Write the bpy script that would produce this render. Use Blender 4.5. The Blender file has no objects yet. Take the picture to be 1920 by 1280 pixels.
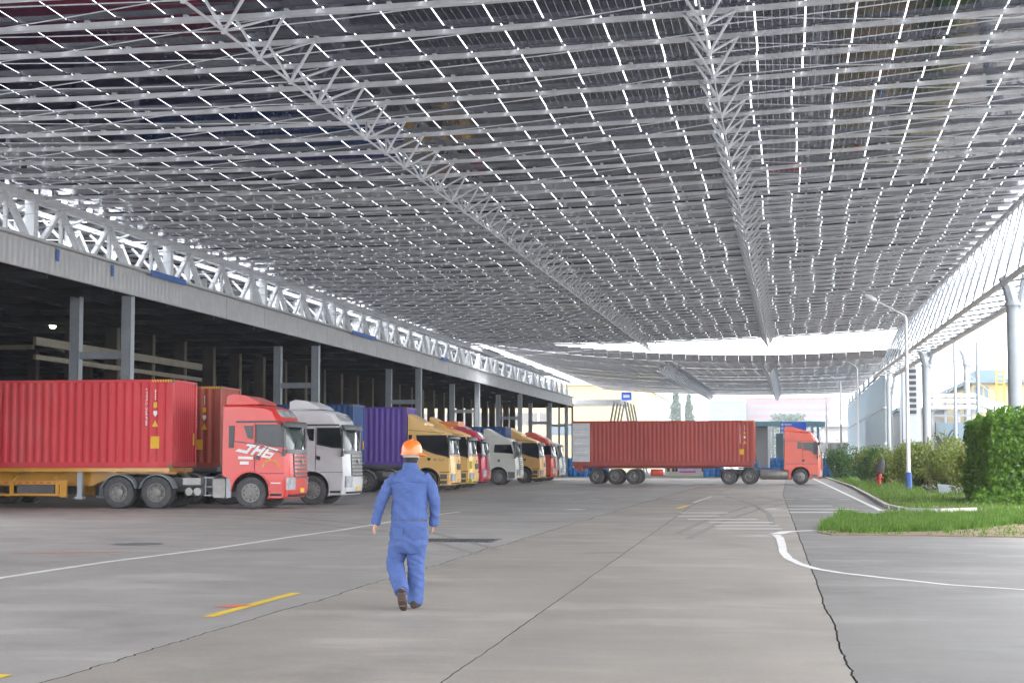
import bpy, bmesh, math, random
import numpy as np
from mathutils import Vector, Matrix, noise
random.seed(7); np.random.seed(7)
R = math.radians
S = bpy.context.scene
COL = S.collection

# ---------------------------------------------------------------- camera, sky, sun, exposure
F_PX, VPX, HY, CAM_H = 3200.0, 1480.0, 864.0, 1.55
PITCH = math.atan((HY - 640) / F_PX)
YAW = math.atan((VPX - 960) / F_PX * math.cos(PITCH))
cam = bpy.data.cameras.new('camera'); camo = bpy.data.objects.new('camera', cam); COL.objects.link(camo)
camo.location = (0, 0, CAM_H); camo.rotation_euler = (R(90) + PITCH, 0, YAW)
cam.sensor_width = 36; cam.lens = F_PX / 1920 * 36; cam.clip_start = 0.3; cam.clip_end = 3000
S.camera = camo
W = bpy.data.worlds.new('World'); S.world = W; W.use_nodes = True
wn = W.node_tree; bg = wn.nodes['Background']
sky = wn.nodes.new('ShaderNodeTexSky'); sky.sky_type = 'NISHITA'; sky.sun_disc = False
SUN_EL, SUN_ROT = R(62), R(140)
sky.sun_elevation = SUN_EL; sky.sun_rotation = SUN_ROT; sky.dust_density = 6; sky.air_density = 1.0
mixw = wn.nodes.new('ShaderNodeMixRGB'); mixw.inputs[0].default_value = 0.82
mixw.inputs[2].default_value = (11.2, 11.6, 12.3, 1)     # even cloud cover
wn.links.new(sky.outputs[0], mixw.inputs[1]); wn.links.new(mixw.outputs[0], bg.inputs[0])
bg.inputs[1].default_value = 0.13
sun = bpy.data.lights.new('sun', 'SUN'); sun.energy = 1.0; sun.angle = R(14); sun.color = (1, .96, .9)
suno = bpy.data.objects.new('sun', sun); COL.objects.link(suno)
sd = Vector((math.sin(SUN_ROT) * math.cos(SUN_EL), math.cos(SUN_ROT) * math.cos(SUN_EL), math.sin(SUN_EL)))
suno.rotation_euler = sd.to_track_quat('Z', 'Y').to_euler(); suno.location = (0, -20, 60)
S.view_settings.view_transform = 'Standard'; S.view_settings.look = 'None'
S.view_settings.gamma = 1; S.view_settings.use_curve_mapping = False
S.view_settings.exposure = 2.12
S.cycles.max_bounces = 7; S.cycles.diffuse_bounces = 4; S.cycles.glossy_bounces = 3
S.cycles.transparent_max_bounces = 12; S.cycles.transmission_bounces = 4
S.cycles.use_denoising = True; S.cycles.sample_clamp_indirect = 6
S.cycles.volume_bounces = 0

# measuring helpers: where a sight line of the photograph meets a plane of the place
_cp, _sp, _cy, _sy = math.cos(PITCH), math.sin(PITCH), math.cos(YAW), math.sin(YAW)
_R = (_cy, _sy, 0); _F = (-_sy * _cp, _cy * _cp, _sp); _U = (_sy * _sp, -_cy * _sp, _cp)
def ray(px, py):
    a = (px - 960) / F_PX; b = (640 - py) / F_PX
    return [_F[i] + a * _R[i] + b * _U[i] for i in range(3)]
def at_z(px, py, z=0):
    r = ray(px, py); t = (z - CAM_H) / r[2]; return Vector((r[0] * t, r[1] * t, z))
def at_x(px, py, X):
    r = ray(px, py); t = X / r[0]; return Vector((X, r[1] * t, CAM_H + r[2] * t))
def at_y(px, py, Y):
    r = ray(px, py); t = Y / r[1]; return Vector((r[0] * t, Y, CAM_H + r[2] * t))
def proj(x, y, z):
    v = (x, y, z - CAM_H); d = sum(v[i] * _F[i] for i in range(3))
    return (960 + F_PX * sum(v[i] * _R[i] for i in range(3)) / d, 640 - F_PX * sum(v[i] * _U[i] for i in range(3)) / d, d)

# ---------------------------------------------------------------- materials
def mat(name, col, rough=.6, metal=0., var=.12, scale=3., bump=0., bscale=40., dirt=0., dirtcol=(.16, .13, .1),
        stretch=(1, 1, 1), spec=.5, coat=0., emit=None):
    m = bpy.data.materials.new(name); m.use_nodes = True; nt = m.node_tree; n = nt.nodes; L = nt.links
    b = n['Principled BSDF']; b.inputs['Roughness'].default_value = rough; b.inputs['Metallic'].default_value = metal
    b.inputs['Specular IOR Level'].default_value = spec
    b.inputs['Coat Weight'].default_value = coat; b.inputs['Coat Roughness'].default_value = .08
    tc = n.new('ShaderNodeTexCoord'); mp = n.new('ShaderNodeMapping'); mp.inputs['Scale'].default_value = stretch
    L.new(tc.outputs['Object'], mp.inputs[0])
    no = n.new('ShaderNodeTexNoise'); no.inputs['Scale'].default_value = scale; no.inputs['Detail'].default_value = 6
    no.inputs['Roughness'].default_value = .65
    L.new(mp.outputs[0], no.inputs['Vector'])
    rp = n.new('ShaderNodeValToRGB'); rp.color_ramp.elements[0].position = .3; rp.color_ramp.elements[1].position = .7
    rp.color_ramp.elements[0].color = tuple(c * (1 - var) for c in col) + (1,)
    rp.color_ramp.elements[1].color = tuple(min(1, c * (1 + var)) for c in col) + (1,)
    L.new(no.outputs['Fac'], rp.inputs[0]); out = rp.outputs[0]
    if dirt > 0:
        n2 = n.new('ShaderNodeTexNoise'); n2.inputs['Scale'].default_value = scale * .45; n2.inputs['Detail'].default_value = 9
        n2.inputs['Roughness'].default_value = .75
        L.new(mp.outputs[0], n2.inputs['Vector'])
        mr = n.new('ShaderNodeMapRange'); mr.inputs[1].default_value = .5; mr.inputs[2].default_value = .72
        mr.inputs[4].default_value = dirt; L.new(n2.outputs['Fac'], mr.inputs[0])
        mx = n.new('ShaderNodeMixRGB'); mx.inputs[2].default_value = tuple(dirtcol) + (1,)
        L.new(mr.outputs[0], mx.inputs[0]); L.new(out, mx.inputs[1]); out = mx.outputs[0]
    L.new(out, b.inputs['Base Color'])
    if bump > 0:
        n3 = n.new('ShaderNodeTexNoise'); n3.inputs['Scale'].default_value = bscale; n3.inputs['Detail'].default_value = 5
        L.new(tc.outputs['Object'], n3.inputs['Vector'])
        bp = n.new('ShaderNodeBump'); bp.inputs['Strength'].default_value = bump; bp.inputs['Distance'].default_value = .01
        L.new(n3.outputs['Fac'], bp.inputs['Height']); L.new(bp.outputs[0], b.inputs['Normal'])
    if emit:
        b.inputs['Emission Color'].default_value = tuple(emit[:3]) + (1,); b.inputs['Emission Strength'].default_value = emit[3]
    return m

def solar_mat():
    m = bpy.data.materials.new('solar_glass'); m.use_nodes = True; nt = m.node_tree; n = nt.nodes; L = nt.links
    b = n['Principled BSDF']; out = n['Material Output']
    b.inputs['Base Color'].default_value = (.014, .015, .042, 1); b.inputs['Roughness'].default_value = .06
    b.inputs['IOR'].default_value = 1.33; b.inputs['Specular IOR Level'].default_value = .5
    uv = n.new('ShaderNodeUVMap'); uv.uv_map = 'uv'
    sp = n.new('ShaderNodeSeparateXYZ'); L.new(uv.outputs[0], sp.inputs[0])
    def line(sock, pitch, width, off=0.):
        a = n.new('ShaderNodeMath'); a.operation = 'ADD'; a.inputs[1].default_value = off; L.new(sock, a.inputs[0])
        d = n.new('ShaderNodeMath'); d.operation = 'DIVIDE'; d.inputs[1].default_value = pitch; L.new(a.outputs[0], d.inputs[0])
        f = n.new('ShaderNodeMath'); f.operation = 'FRACT'; L.new(d.outputs[0], f.inputs[0])
        p = n.new('ShaderNodeMath'); p.operation = 'PINGPONG'; p.inputs[1].default_value = .5; L.new(f.outputs[0], p.inputs[0])
        l = n.new('ShaderNodeMath'); l.operation = 'LESS_THAN'; l.inputs[1].default_value = width / 2 / pitch; L.new(p.outputs[0], l.inputs[0])
        return l.outputs[0]
    def mul(s, k):
        a = n.new('ShaderNodeMath'); a.operation = 'MULTIPLY'; L.new(s, a.inputs[0])
        if isinstance(k, float): a.inputs[1].default_value = k
        else: L.new(k, a.inputs[1])
        return a.outputs[0]
    def mx(a_, b_):
        a = n.new('ShaderNodeMath'); a.operation = 'MAXIMUM'; L.new(a_, a.inputs[0]); L.new(b_, a.inputs[1]); return a.outputs[0]
    lu = mul(line(sp.outputs[0], .1833, .012), .30)
    lv = mul(line(sp.outputs[1], .0945, .004), .10)
    mid = line(sp.outputs[1], 2.28, .03, 1.14)
    dash = line(sp.outputs[0], .3666, .28)
    lm = mul(mul(mid, dash), .5)
    fac = mx(mx(lu, lv), lm)
    tr = n.new('ShaderNodeBsdfTransparent'); tr.inputs[0].default_value = (.85, .92, .95, 1)
    ms = n.new('ShaderNodeMixShader'); L.new(fac, ms.inputs[0]); L.new(b.outputs[0], ms.inputs[1]); L.new(tr.outputs[0], ms.inputs[2])
    L.new(ms.outputs[0], out.inputs[0])
    return m

def ground_mat(name, base, seed, cool=False):
    m = bpy.data.materials.new(name); m.use_nodes = True; nt = m.node_tree; n = nt.nodes; L = nt.links
    b = n['Principled BSDF']; b.inputs['Roughness'].default_value = .62; b.inputs['Specular IOR Level'].default_value = .45
    tc = n.new('ShaderNodeTexCoord')
    def nz(scale, st, det, off):
        mp = n.new('ShaderNodeMapping'); mp.inputs['Scale'].default_value = st; mp.inputs['Location'].default_value = (seed * 3.7 + off, off, 0)
        L.new(tc.outputs['Object'], mp.inputs[0]); t = n.new('ShaderNodeTexNoise'); t.inputs['Scale'].default_value = scale
        t.inputs['Detail'].default_value = det; t.inputs['Roughness'].default_value = .6; L.new(mp.outputs[0], t.inputs['Vector']); return t.outputs['Fac']
    def ramp(s, p0, p1, v0, v1):
        r = n.new('ShaderNodeMapRange'); r.inputs[1].default_value = p0; r.inputs[2].default_value = p1
        r.inputs[3].default_value = v0; r.inputs[4].default_value = v1; L.new(s, r.inputs[0]); return r.outputs[0]
    def scale(col, s):
        v = n.new('ShaderNodeVectorMath'); v.operation = 'SCALE'; L.new(col, v.inputs[0]); L.new(s, v.inputs['Scale']); return v.outputs[0]
    rgb = n.new('ShaderNodeRGB'); rgb.outputs[0].default_value = tuple(base) + (1,)
    c = scale(rgb.outputs[0], ramp(nz(.16, (1, .5, 1), 3, 1), .3, .7, .84, 1.13))
    c = scale(c, ramp(nz(1.1, (1, .4, 1), 5, 5), .3, .7, .94, 1.06))
    c = scale(c, ramp(nz(24, (1, 1, 1), 5, 9), .3, .7, .90, 1.10))
    c = scale(c, ramp(nz(.62, (.45, .9, 1), 4, 21), .54, .63, 1.0, 1.20))      # pale worn patches
    c = scale(c, ramp(nz(.7, (.6, .5, 1), 7, 33), .56, .74, 1.0, .72))       # dark oil and tyre grime
    mxn = n.new('ShaderNodeMixRGB'); mxn.inputs[2].default_value = (.25, .10, .075, 1)
    L.new(ramp(nz(.9, (.4, 1.6, 1), 4, 47), .69, .78, 0, .35), mxn.inputs[0]); L.new(c, mxn.inputs[1])
    L.new(mxn.outputs[0], b.inputs['Base Color'])
    L.new(ramp(nz(.7, (.5, 1, 1), 4, 60), .3, .7, .45, .72), b.inputs['Roughness'])
    bp = n.new('ShaderNodeBump'); bp.inputs['Strength'].default_value = .35; bp.inputs['Distance'].default_value = .006
    L.new(nz(45, (1, 1, 1), 6, 3), bp.inputs['Height']); L.new(bp.outputs[0], b.inputs['Normal'])
    return m

def leaf_mat(name, c1, c2, trans=.35):
    m = bpy.data.materials.new(name); m.use_nodes = True; nt = m.node_tree; n = nt.nodes; L = nt.links
    b = n['Principled BSDF']; b.inputs['Roughness'].default_value = .5; b.inputs['Specular IOR Level'].default_value = .3
    tc = n.new('ShaderNodeTexCoord'); t = n.new('ShaderNodeTexNoise'); t.inputs['Scale'].default_value = 3.5; t.inputs['Detail'].default_value = 8
    t.inputs['Roughness'].default_value = .8
    L.new(tc.outputs['Object'], t.inputs['Vector'])
    r = n.new('ShaderNodeValToRGB'); r.color_ramp.elements[0].position = .35; r.color_ramp.elements[1].position = .65
    r.color_ramp.elements[0].color = c1 + (1,); r.color_ramp.elements[1].color = c2 + (1,)
    L.new(t.outputs['Fac'], r.inputs[0]); L.new(r.outputs[0], b.inputs['Base Color'])
    tl = n.new('ShaderNodeBsdfTranslucent'); L.new(r.outputs[0], tl.inputs[0])
    ms = n.new('ShaderNodeMixShader'); ms.inputs[0].default_value = trans
    L.new(b.outputs[0], ms.inputs[1]); L.new(tl.outputs[0], ms.inputs[2]); L.new(ms.outputs[0], n['Material Output'].inputs[0])
    return m

M = {}
M['solar'] = solar_mat()
M['galv'] = mat('galvanised_steel', (.555, .57, .60), .45, 0, .14, 2.)
M['grey_galv'] = mat('grey_post_paint', (.30, .33, .36), .45, .1, .08, 1.5)
M['galv_d'] = mat('galvanised_steel_dull', (.36, .37, .37), .5, .3, .15, 3.)
M['white_steel'] = mat('white_painted_steel', (.72, .74, .76), .45, 0, .08, 2., dirt=.2, dirtcol=(.4, .36, .3))
M['grey_steel'] = mat('grey_painted_steel', (.36, .40, .43), .5, 0, .1, 2., dirt=.25)
M['fascia'] = mat('fascia_sheet', (.52, .53, .53), .5, .1, .1, 1.2, dirt=.35, dirtcol=(.3, .27, .23))
M['bluepaint'] = mat('blue_tarpaulin', (.04, .15, .48), .5, 0, .2, 4)
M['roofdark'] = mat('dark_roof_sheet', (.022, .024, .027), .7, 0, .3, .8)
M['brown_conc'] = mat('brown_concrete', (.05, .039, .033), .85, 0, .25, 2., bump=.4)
M['tan_steel'] = mat('tan_steel', (.24, .21, .15), .6, 0, .2, 2.)
M['black'] = mat('black_rubber', (.02, .02, .022), .7, 0, .2, 5)
M['tyre'] = mat('dusty_tyre', (.065, .065, .068), .85, 0, .35, 6, dirt=.5, dirtcol=(.15, .135, .12))
M['rim'] = mat('dusty_rim', (.26, .25, .24), .55, .3, .3, 9, dirt=.5, dirtcol=(.12, .1, .08))
M['chassis'] = mat('chassis_grey', (.12, .12, .125), .7, 0, .3, 3, dirt=.4, dirtcol=(.2, .17, .14))
M['alu'] = mat('brushed_tank', (.30, .295, .28), .5, .5, .2, 3, dirt=.5)
M['glass'] = mat('tinted_window_glass', (.018, .023, .026), .05, 0, .5, 1.6, spec=.35)
M['glassg'] = mat('windscreen_glass', (.05, .072, .066), .06, 0, .6, 1.3, spec=.5)
M['darktrim'] = mat('dark_plastic_trim', (.03, .033, .038), .35, 0, .2, 4)
M['lamp'] = mat('headlamp_lens', (.38, .40, .41), .12, 0, .3, 8, coat=.6)
M['cream'] = mat('cream_metal', (.62, .58, .45), .6, 0, .12, 3)
M['orangelamp'] = mat('orange_lens', (.7, .2, .03), .3, 0, .1, 8)
def paint(key, col, dirt=.25, dc=(.22, .18, .15)):
    M[key] = mat(key + '_truck_paint', col, .34, 0, .06, 1.5, dirt=dirt, dirtcol=dc, coat=.35)
paint('red', (.66, .032, .02)); paint('silver', (.62, .62, .63)); paint('yellow', (.92, .56, .18), .10)
paint('crimson', (.58, .03, .07)); paint('white', (.66, .66, .60), .3); paint('orange_red', (.72, .085, .035), .12)
paint('palegreen', (.55, .60, .52), .2); paint('ochre', (.62, .30, .03), .35); paint('orange', (.72, .19, .03))
def cpaint(key, col, dc, dirt=.4):
    M[key] = mat(key, col, .55, 0, .12, 1.0, dirt=dirt, dirtcol=dc, stretch=(1, 1, .35))
cpaint('cont_red', (.58, .030, .042), (.58, .20, .17), .4); cpaint('cont_brown', (.38, .075, .045), (.22, .07, .04))
cpaint('cont_blue', (.018, .07, .22), (.04, .1, .22)); cpaint('cont_purple', (.13, .07, .36), (.17, .1, .38), .3)
cpaint('cont_rust', (.40, .065, .05), (.5, .14, .1), .4)
M['sticker'] = mat('yellow_sticker', (.75, .42, .02), .6, 0, .08, 9)
M['whiteprint'] = mat('white_print', (.75, .75, .74), .6, 0, .1, 12)
M['lanewhite'] = mat('worn_white_road_paint', (.70, .69, .66), .6, 0, .12, 3., dirt=.35, dirtcol=(.38, .36, .33))
M['laneyellow'] = mat('worn_yellow_road_paint', (.74, .50, .03), .6, 0, .1, 5., dirt=.15, dirtcol=(.42, .3, .1))
M['faded'] = mat('faded_white_road_paint', (.62, .61, .58), .65, 0, .08, 2.5, dirt=.35, dirtcol=(.36, .34, .31))
M['redstain'] = mat('red_paint_stain', (.6, .15, .1), .6, 0, .1, 6., dirt=.7, dirtcol=(.36, .30, .27))
M['kerb'] = mat('kerb_concrete', (.40, .38, .34), .85, 0, .15, 3, bump=.4, dirt=.3)
M['soil'] = mat('dry_soil', (.20, .14, .085), .95, 0, .3, 2, bump=.6)
M['lampwhite'] = mat('white_lamp_post_paint', (.80, .80, .80), .4, 0, .05, 2)
M['lampblue'] = mat('blue_band_paint', (.06, .14, .42), .5, 0, .15, 5)
M['plasticblue'] = mat('blue_plastic', (.02, .20, .55), .35, 0, .25, 2)
M['ibc'] = mat('white_tank_plastic', (.68, .69, .70), .4, 0, .08, 3)
M['yellowwall'] = mat('yellow_render', (.44, .36, .20), .85, 0, .06, .5)
M['palewall'] = mat('pale_wall', (.34, .33, .32), .85, 0, .08, .4)
M['pinkwall'] = mat('pink_wall', (.22, .13, .13), .85, 0, .1, .2)
M['bluewall'] = mat('blue_grey_wall', (.15, .21, .25), .8, 0, .08, .3)
M['teal'] = mat('teal_steel', (.16, .30, .34), .5, 0, .1, 1)
M['signblue'] = mat('sign_blue', (.02, .13, .75), .45, 0, .05, 2)
M['red'] .name = 'red_truck_paint'
M['hydrant'] = mat('red_hydrant_paint', (.55, .04, .04), .45, 0, .1, 5)
M['tarp'] = mat('dark_bag_cloth', (.05, .05, .055), .8, 0, .3, 6)
M['tub'] = mat('blue_grey_tub', (.34, .42, .50), .6, 0, .12, 4)
M['bark'] = mat('bark', (.10, .075, .05), .9, 0, .3, 8)
M['yel_safety'] = mat('yellow_safety_paint', (.72, .42, .03), .5, 0, .1, 3)
M['sheet'] = leaf_mat('white_translucent_sheet', (.66, .72, .76), (.76, .80, .82), .55)
M['coverall'] = mat('blue_work_cotton', (.062, .105, .27), .9, 0, .16, 5., bump=.25, bscale=160.)
M['skin'] = mat('skin', (.52, .27, .18), .5, 0, .08, 12)
M['hair'] = mat('black_hair', (.02, .015, .012), .7, 0, .3, 50)
M['helmet'] = mat('orange_helmet_shell', (.85, .16, .015), .3, 0, .03, 3, coat=.3)
M['boot'] = mat('dark_brown_boot', (.035, .022, .018), .6, 0, .3, 12)
M['strap'] = mat('grey_strap', (.36, .36, .34), .7, 0, .2, 20)
M['bulb'] = mat('lit_bulb', (.9, 1, .8), .5, 0, 0, 1, emit=(.75, 1, .55, 9))
M['leaf_hedge'] = leaf_mat('hedge_leaves', (.03, .10, .010), (.16, .30, .03))
M['leaf_bush'] = leaf_mat('bush_leaves', (.06, .13, .02), (.24, .27, .06))
M['leaf_dark'] = leaf_mat('dark_bush_leaves', (.03, .08, .015), (.07, .17, .03))
M['grass'] = leaf_mat('grass_blades', (.05, .13, .015), (.16, .27, .04), .3)
M['leaf_tree'] = leaf_mat('far_tree_leaves', (.03, .07, .04), (.07, .12, .07))

# ---------------------------------------------------------------- mesh helpers
class MB:
    def __init__(s): s.v = []; s.f = []
    def add(s, vs, fs):
        o = len(s.v); s.v += [tuple(p) for p in vs]; s.f += [tuple(i + o for i in q) for q in fs]; return s
    def box(s, x0, x1, y0, y1, z0, z1):
        return s.add([(x0, y0, z0), (x1, y0, z0), (x1, y1, z0), (x0, y1, z0), (x0, y0, z1), (x1, y0, z1), (x1, y1, z1), (x0, y1, z1)],
                     [(0, 3, 2, 1), (4, 5, 6, 7), (0, 1, 5, 4), (1, 2, 6, 5), (2, 3, 7, 6), (3, 0, 4, 7)])
    def beam(s, a, b, w, h=None, up=(0, 0, 1)):
        a, b = Vector(a), Vector(b); d = (b - a).normalized(); h = h or w
        u = Vector(up)
        if abs(d.dot(u)) > .98: u = Vector((0, 1, 0))
        sd_ = d.cross(u).normalized() * (w / 2); u2 = sd_.cross(d).normalized() * (h / 2)
        vs = [p + i * sd_ + j * u2 for p in (a, b) for i, j in ((-1, -1), (1, -1), (1, 1), (-1, 1))]
        return s.add(vs, [(0, 1, 2, 3), (4, 7, 6, 5), (0, 4, 5, 1), (1, 5, 6, 2), (2, 6, 7, 3), (3, 7, 4, 0)])
    def tube(s, pts, r, n=6, cap=True):
        pts = [Vector(p) for p in pts]; rs = r if isinstance(r, (list, tuple)) else [r] * len(pts)
        vs, fs = [], []; pu = None
        for i, p in enumerate(pts):
            d = (pts[min(i + 1, len(pts) - 1)] - pts[max(i - 1, 0)]).normalized()
            u = Vector((0, 0, 1)) if abs(d.z) < .95 else Vector((0, 1, 0))
            if pu is not None: u = pu
            a = d.cross(u).normalized(); c = a.cross(d).normalized(); pu = c
            for k in range(n):
                t = 2 * math.pi * k / n; vs.append(p + (a * math.cos(t) + c * math.sin(t)) * rs[i])
        for i in range(len(pts) - 1):
            for k in range(n):
                fs.append((i * n + k, i * n + (k + 1) % n, (i + 1) * n + (k + 1) % n, (i + 1) * n + k))
        if cap: fs += [tuple(range(n - 1, -1, -1)), tuple((len(pts) - 1) * n + k for k in range(n))]
        return s.add(vs, fs)
    def lathe(s, prof, n=20, c=(0, 0, 0), axis='y'):
        vs, fs = [], []
        for (r, h) in prof:
            for k in range(n):
                t = 2 * math.pi * k / n; a, b = r * math.cos(t), r * math.sin(t)
                vs.append({'y': (c[0] + a, c[1] + h, c[2] + b), 'z': (c[0] + a, c[1] + b, c[2] + h), 'x': (c[0] + h, c[1] + a, c[2] + b)}[axis])
        for i in range(len(prof) - 1):
            for k in range(n):
                fs.append((i * n + k, (i + 1) * n + k, (i + 1) * n + (k + 1) % n, i * n + (k + 1) % n))
        return s.add(vs, fs)
    def poly(s, pts, y, t=.01):          # side-view polygon (x,z) as a thin plate at y..y-t
        n = len(pts); vs = [(p[0], y, p[1]) for p in pts] + [(p[0], y - t, p[1]) for p in pts]
        return s.add(vs, [tuple(range(n)), tuple(range(2 * n - 1, n - 1, -1))] + [(i, i + n, (i + 1) % n + n, (i + 1) % n) for i in range(n)])
    def mesh(s, name, m, smooth=None):
        me = bpy.data.meshes.new(name); me.from_pydata(s.v, [], s.f)
        bm = bmesh.new(); bm.from_mesh(me); bmesh.ops.recalc_face_normals(bm, faces=bm.faces); bm.to_mesh(me); bm.free()
        me.materials.append(m)
        if smooth: me.shade_smooth(); me.set_sharp_from_angle(angle=R(smooth))
        return me
    def build(s, name, m, parent=None, smooth=None, **kw):
        return put(name, s.mesh(name, m, smooth), parent, **kw)

def put(name, me, parent=None, loc=None, rot=None, **kw):
    o = bpy.data.objects.new(name, me); COL.objects.link(o)
    if parent: o.parent = parent
    if loc is not None: o.location = loc
    if rot is not None: o.rotation_euler = rot
    for k, v in kw.items(): o[k] = v
    return o
def thing(name, label, cat, loc=(0, 0, 0), rz=0, group=None):
    o = bpy.data.objects.new(name, None); COL.objects.link(o); o.location = loc; o.rotation_euler = (0, 0, rz)
    o.empty_display_size = .3; o['label'] = label; o['category'] = cat
    if group: o['group'] = group
    return o
def fastmesh(name, V, Fq, m, k=4, uv=None):
    me = bpy.data.meshes.new(name); nf = len(Fq)
    me.vertices.add(len(V)); me.vertices.foreach_set('co', np.asarray(V, dtype=np.float32).ravel())
    me.loops.add(nf * k); me.loops.foreach_set('vertex_index', np.asarray(Fq, dtype=np.int32).ravel())
    me.polygons.add(nf); me.polygons.foreach_set('loop_start', np.arange(0, nf * k, k, dtype=np.int32))
    me.update(calc_edges=True); me.materials.append(m); return me

# ---------------------------------------------------------------- ground
def strip(name, m, yfun, z, parent, ys, smooth=None, th=0.014, **kw):
    b = MB(); vs = []; fs = []
    for y in ys:
        xl, xr = yfun(y); vs += [(xl, y, z), (xr, y, z), (xl, y, z - th), (xr, y, z - th)]
    for i in range(len(ys) - 1):
        a = 4 * i; c = a + 4
        fs += [(a, a + 1, c + 1, c), (a, c, c + 2, a + 2), (a + 1, a + 3, c + 3, c + 1)]
    b.add(vs, fs); o = b.build(name, m, parent, **kw); o.data.materials.append(M['joint'])
    for p in o.data.polygons:
        if abs(p.normal.z) < .5: p.material_index = 1          # the joint faces are filled with dark grime
    return o
M['joint'] = mat('joint_grime', (.035, .031, .027), .95, 0, .3, 4)
g = MB().add([(-900, -60, -.014), (900, -60, -.014), (900, 2500, -.014), (-900, 2500, -.014)], [(0, 1, 2, 3)])
ground = g.build('yard_ground', mat('joint_dirt', (.02, .018, .016), .9, 0, .3, 4), kind='structure')
gm_c = ground_mat('worn_concrete', (.285, .254, .220), 1)
gm_c2 = ground_mat('worn_concrete_pale', (.292, .260, .226), 5)
gm_g = ground_mat('grey_concrete_left', (.305, .283, .262), 2)
gm_r = ground_mat('grey_concrete_right', (.198, .187, .174), 3)
def wob(seed, amp, big=0.):
    def f(y):
        return amp * noise.noise(Vector((seed, y * 3.1, 0))) + amp * .7 * noise.noise(Vector((seed, y * 11., 4))) + big * noise.noise(Vector((seed + 9, y * .45, 0)))
    return f
w1, w2, w3 = wob(1, .035, .09), wob(2, .012, .02), wob(3, .017, .03)
J1 = lambda y: -5.22 + w1(y) - .004 * min(y, 60) + .06
J2 = lambda y: -2.43 - .02 * (min(y, 60) - 12) + w2(y) + .0
J3 = lambda y: .44 - .011 * (min(y, 80) - 12) + w3(y)
ys = [i * .09 for i in range(0, 600)] + [54 + i * 2.0 for i in range(1, 60)] + [180, 220, 300, 420, 700, 2400]
strip('concrete_slab', gm_g, lambda y: (-120, J1(y) - .009), 0, ground, ys)
strip('concrete_slab', gm_c, lambda y: (J1(y) + .009, J2(y) - .006), 0, ground, ys)
strip('concrete_slab', gm_c2, lambda y: (J2(y) + .006, J3(y) - .009), 0, ground, ys)
strip('concrete_slab', gm_r, lambda y: (J3(y) + .009, 120), 0, ground, ys)

def ribbon(name, pts, w, m, z=.004, parent=ground, jag=.006):
    b = MB(); P = []
    for i in range(len(pts) - 1):
        a, c = Vector(pts[i]), Vector(pts[i + 1]); n = max(1, int((c - a).length / .25))
        for k in range(n): P.append(a.lerp(c, k / n))
    P.append(Vector(pts[-1])); ws = w if callable(w) else (lambda t: w)
    vs = []
    for i, p in enumerate(P):
        d = (P[min(i + 1, len(P) - 1)] - P[max(0, i - 1)]); d.z = 0; d.normalize(); nrm = Vector((-d.y, d.x, 0)); hw = ws(i / len(P)) / 2
        vs += [(p + nrm * (hw + random.uniform(-jag, jag))), (p - nrm * (hw + random.uniform(-jag, jag)))]
    for v in vs: v.z = z
    b.add(vs, [(2 * i, 2 * i + 1, 2 * i + 3, 2 * i + 2) for i in range(len(P) - 1)])
    return b.build(name, m, parent)
def px_line(name, pix, w, m, **k): return ribbon(name, [at_z(*p) for p in pix], w, m, **k)
px_line('painted_line', [(-60, 1095), (0, 1083), (200, 1053), (400, 1028), (540, 1007), (640, 993), (690, 985), (790, 968), (862, 959)], .15, M['lanewhite'])
crv = [(1920, 1105), (1780, 1096), (1650, 1082), (1580, 1074), (1530, 1066), (1500, 1057), (1478, 1046), (1468, 1034), (1466, 1020), (1462, 1008), (1455, 1002)]
px_line('painted_line', [(2050, 1112)] + crv, lambda t: .10 + .07 * t, M['lanewhite'])
px_line('painted_line', [(1455, 1001), (1475, 996), (1530, 994)], .30, M['lanewhite'])
px_line('painted_line', [(1525, 897), (1570, 918), (1610, 937), (1652, 957)], .16, M['lanewhite'], z=.005)
px_line('painted_line', [(1550, 897), (1600, 914), (1645, 932)], .14, M['lanewhite'], z=.005)
px_line('painted_dash', [(389, 1156), (556, 1111)], .13, M['laneyellow'])
px_line('painted_dash', [(-30, 1275), (10, 1264)], .13, M['laneyellow'])
px_line('painted_dash', [(1270, 953), (1290, 947)], .20, M['laneyellow'])
px_line('painted_dash', [(1300, 942), (1335, 930)], .12, M['faded'])
px_line('paint_stain', [(418, 1138), (455, 1133)], .20, M['redstain'], z=.005, jag=.05)
px_line('paint_stain', [(20, 1037), (235, 1034)], .14, M['redstain'], jag=.06)
for x in range(1000, 1620, 52):
    if random.random() < .9: px_line('painted_dash', [(x, 936 + random.uniform(-.4, .4)), (x + 22, 936)], .35, M['faded'])
for (x0, x1, y) in [(1068, 1088, 954), (1438, 1456, 953)]: px_line('painted_arrow', [(x0, y + 1), (x1, y)], .55, M['lanewhite'])
for y, x0, x1 in [(961, 1275, 1365), (967, 1270, 1350), (973, 1290, 1420), (979, 1330, 1450), (985, 1340, 1460), (991, 1345, 1465)]:
    px_line('painted_bar', [(x0, y), (x1, y)], .55 if y < 980 else .42, M['faded'])
for y, x0, x1 in [(948, 1478, 1560), (954, 1478, 1600), (960, 1480, 1620)]:
    px_line('painted_bar', [(x0, y), (x1, y)], .6, M['faded'])
px_line('cross_joint', [(365, 1061), (560, 1063), (728, 1065)], .018, M['chassis'], z=.005, jag=.004)
px_line('cross_joint', [(560, 1012), (700, 1014)], .03, M['chassis'], z=.005, jag=.006)
M['tyremark'] = mat('tyre_mark', (.235, .215, .195), .7, 0, .15, 3., dirt=.6, dirtcol=(.27, .245, .215))
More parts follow.
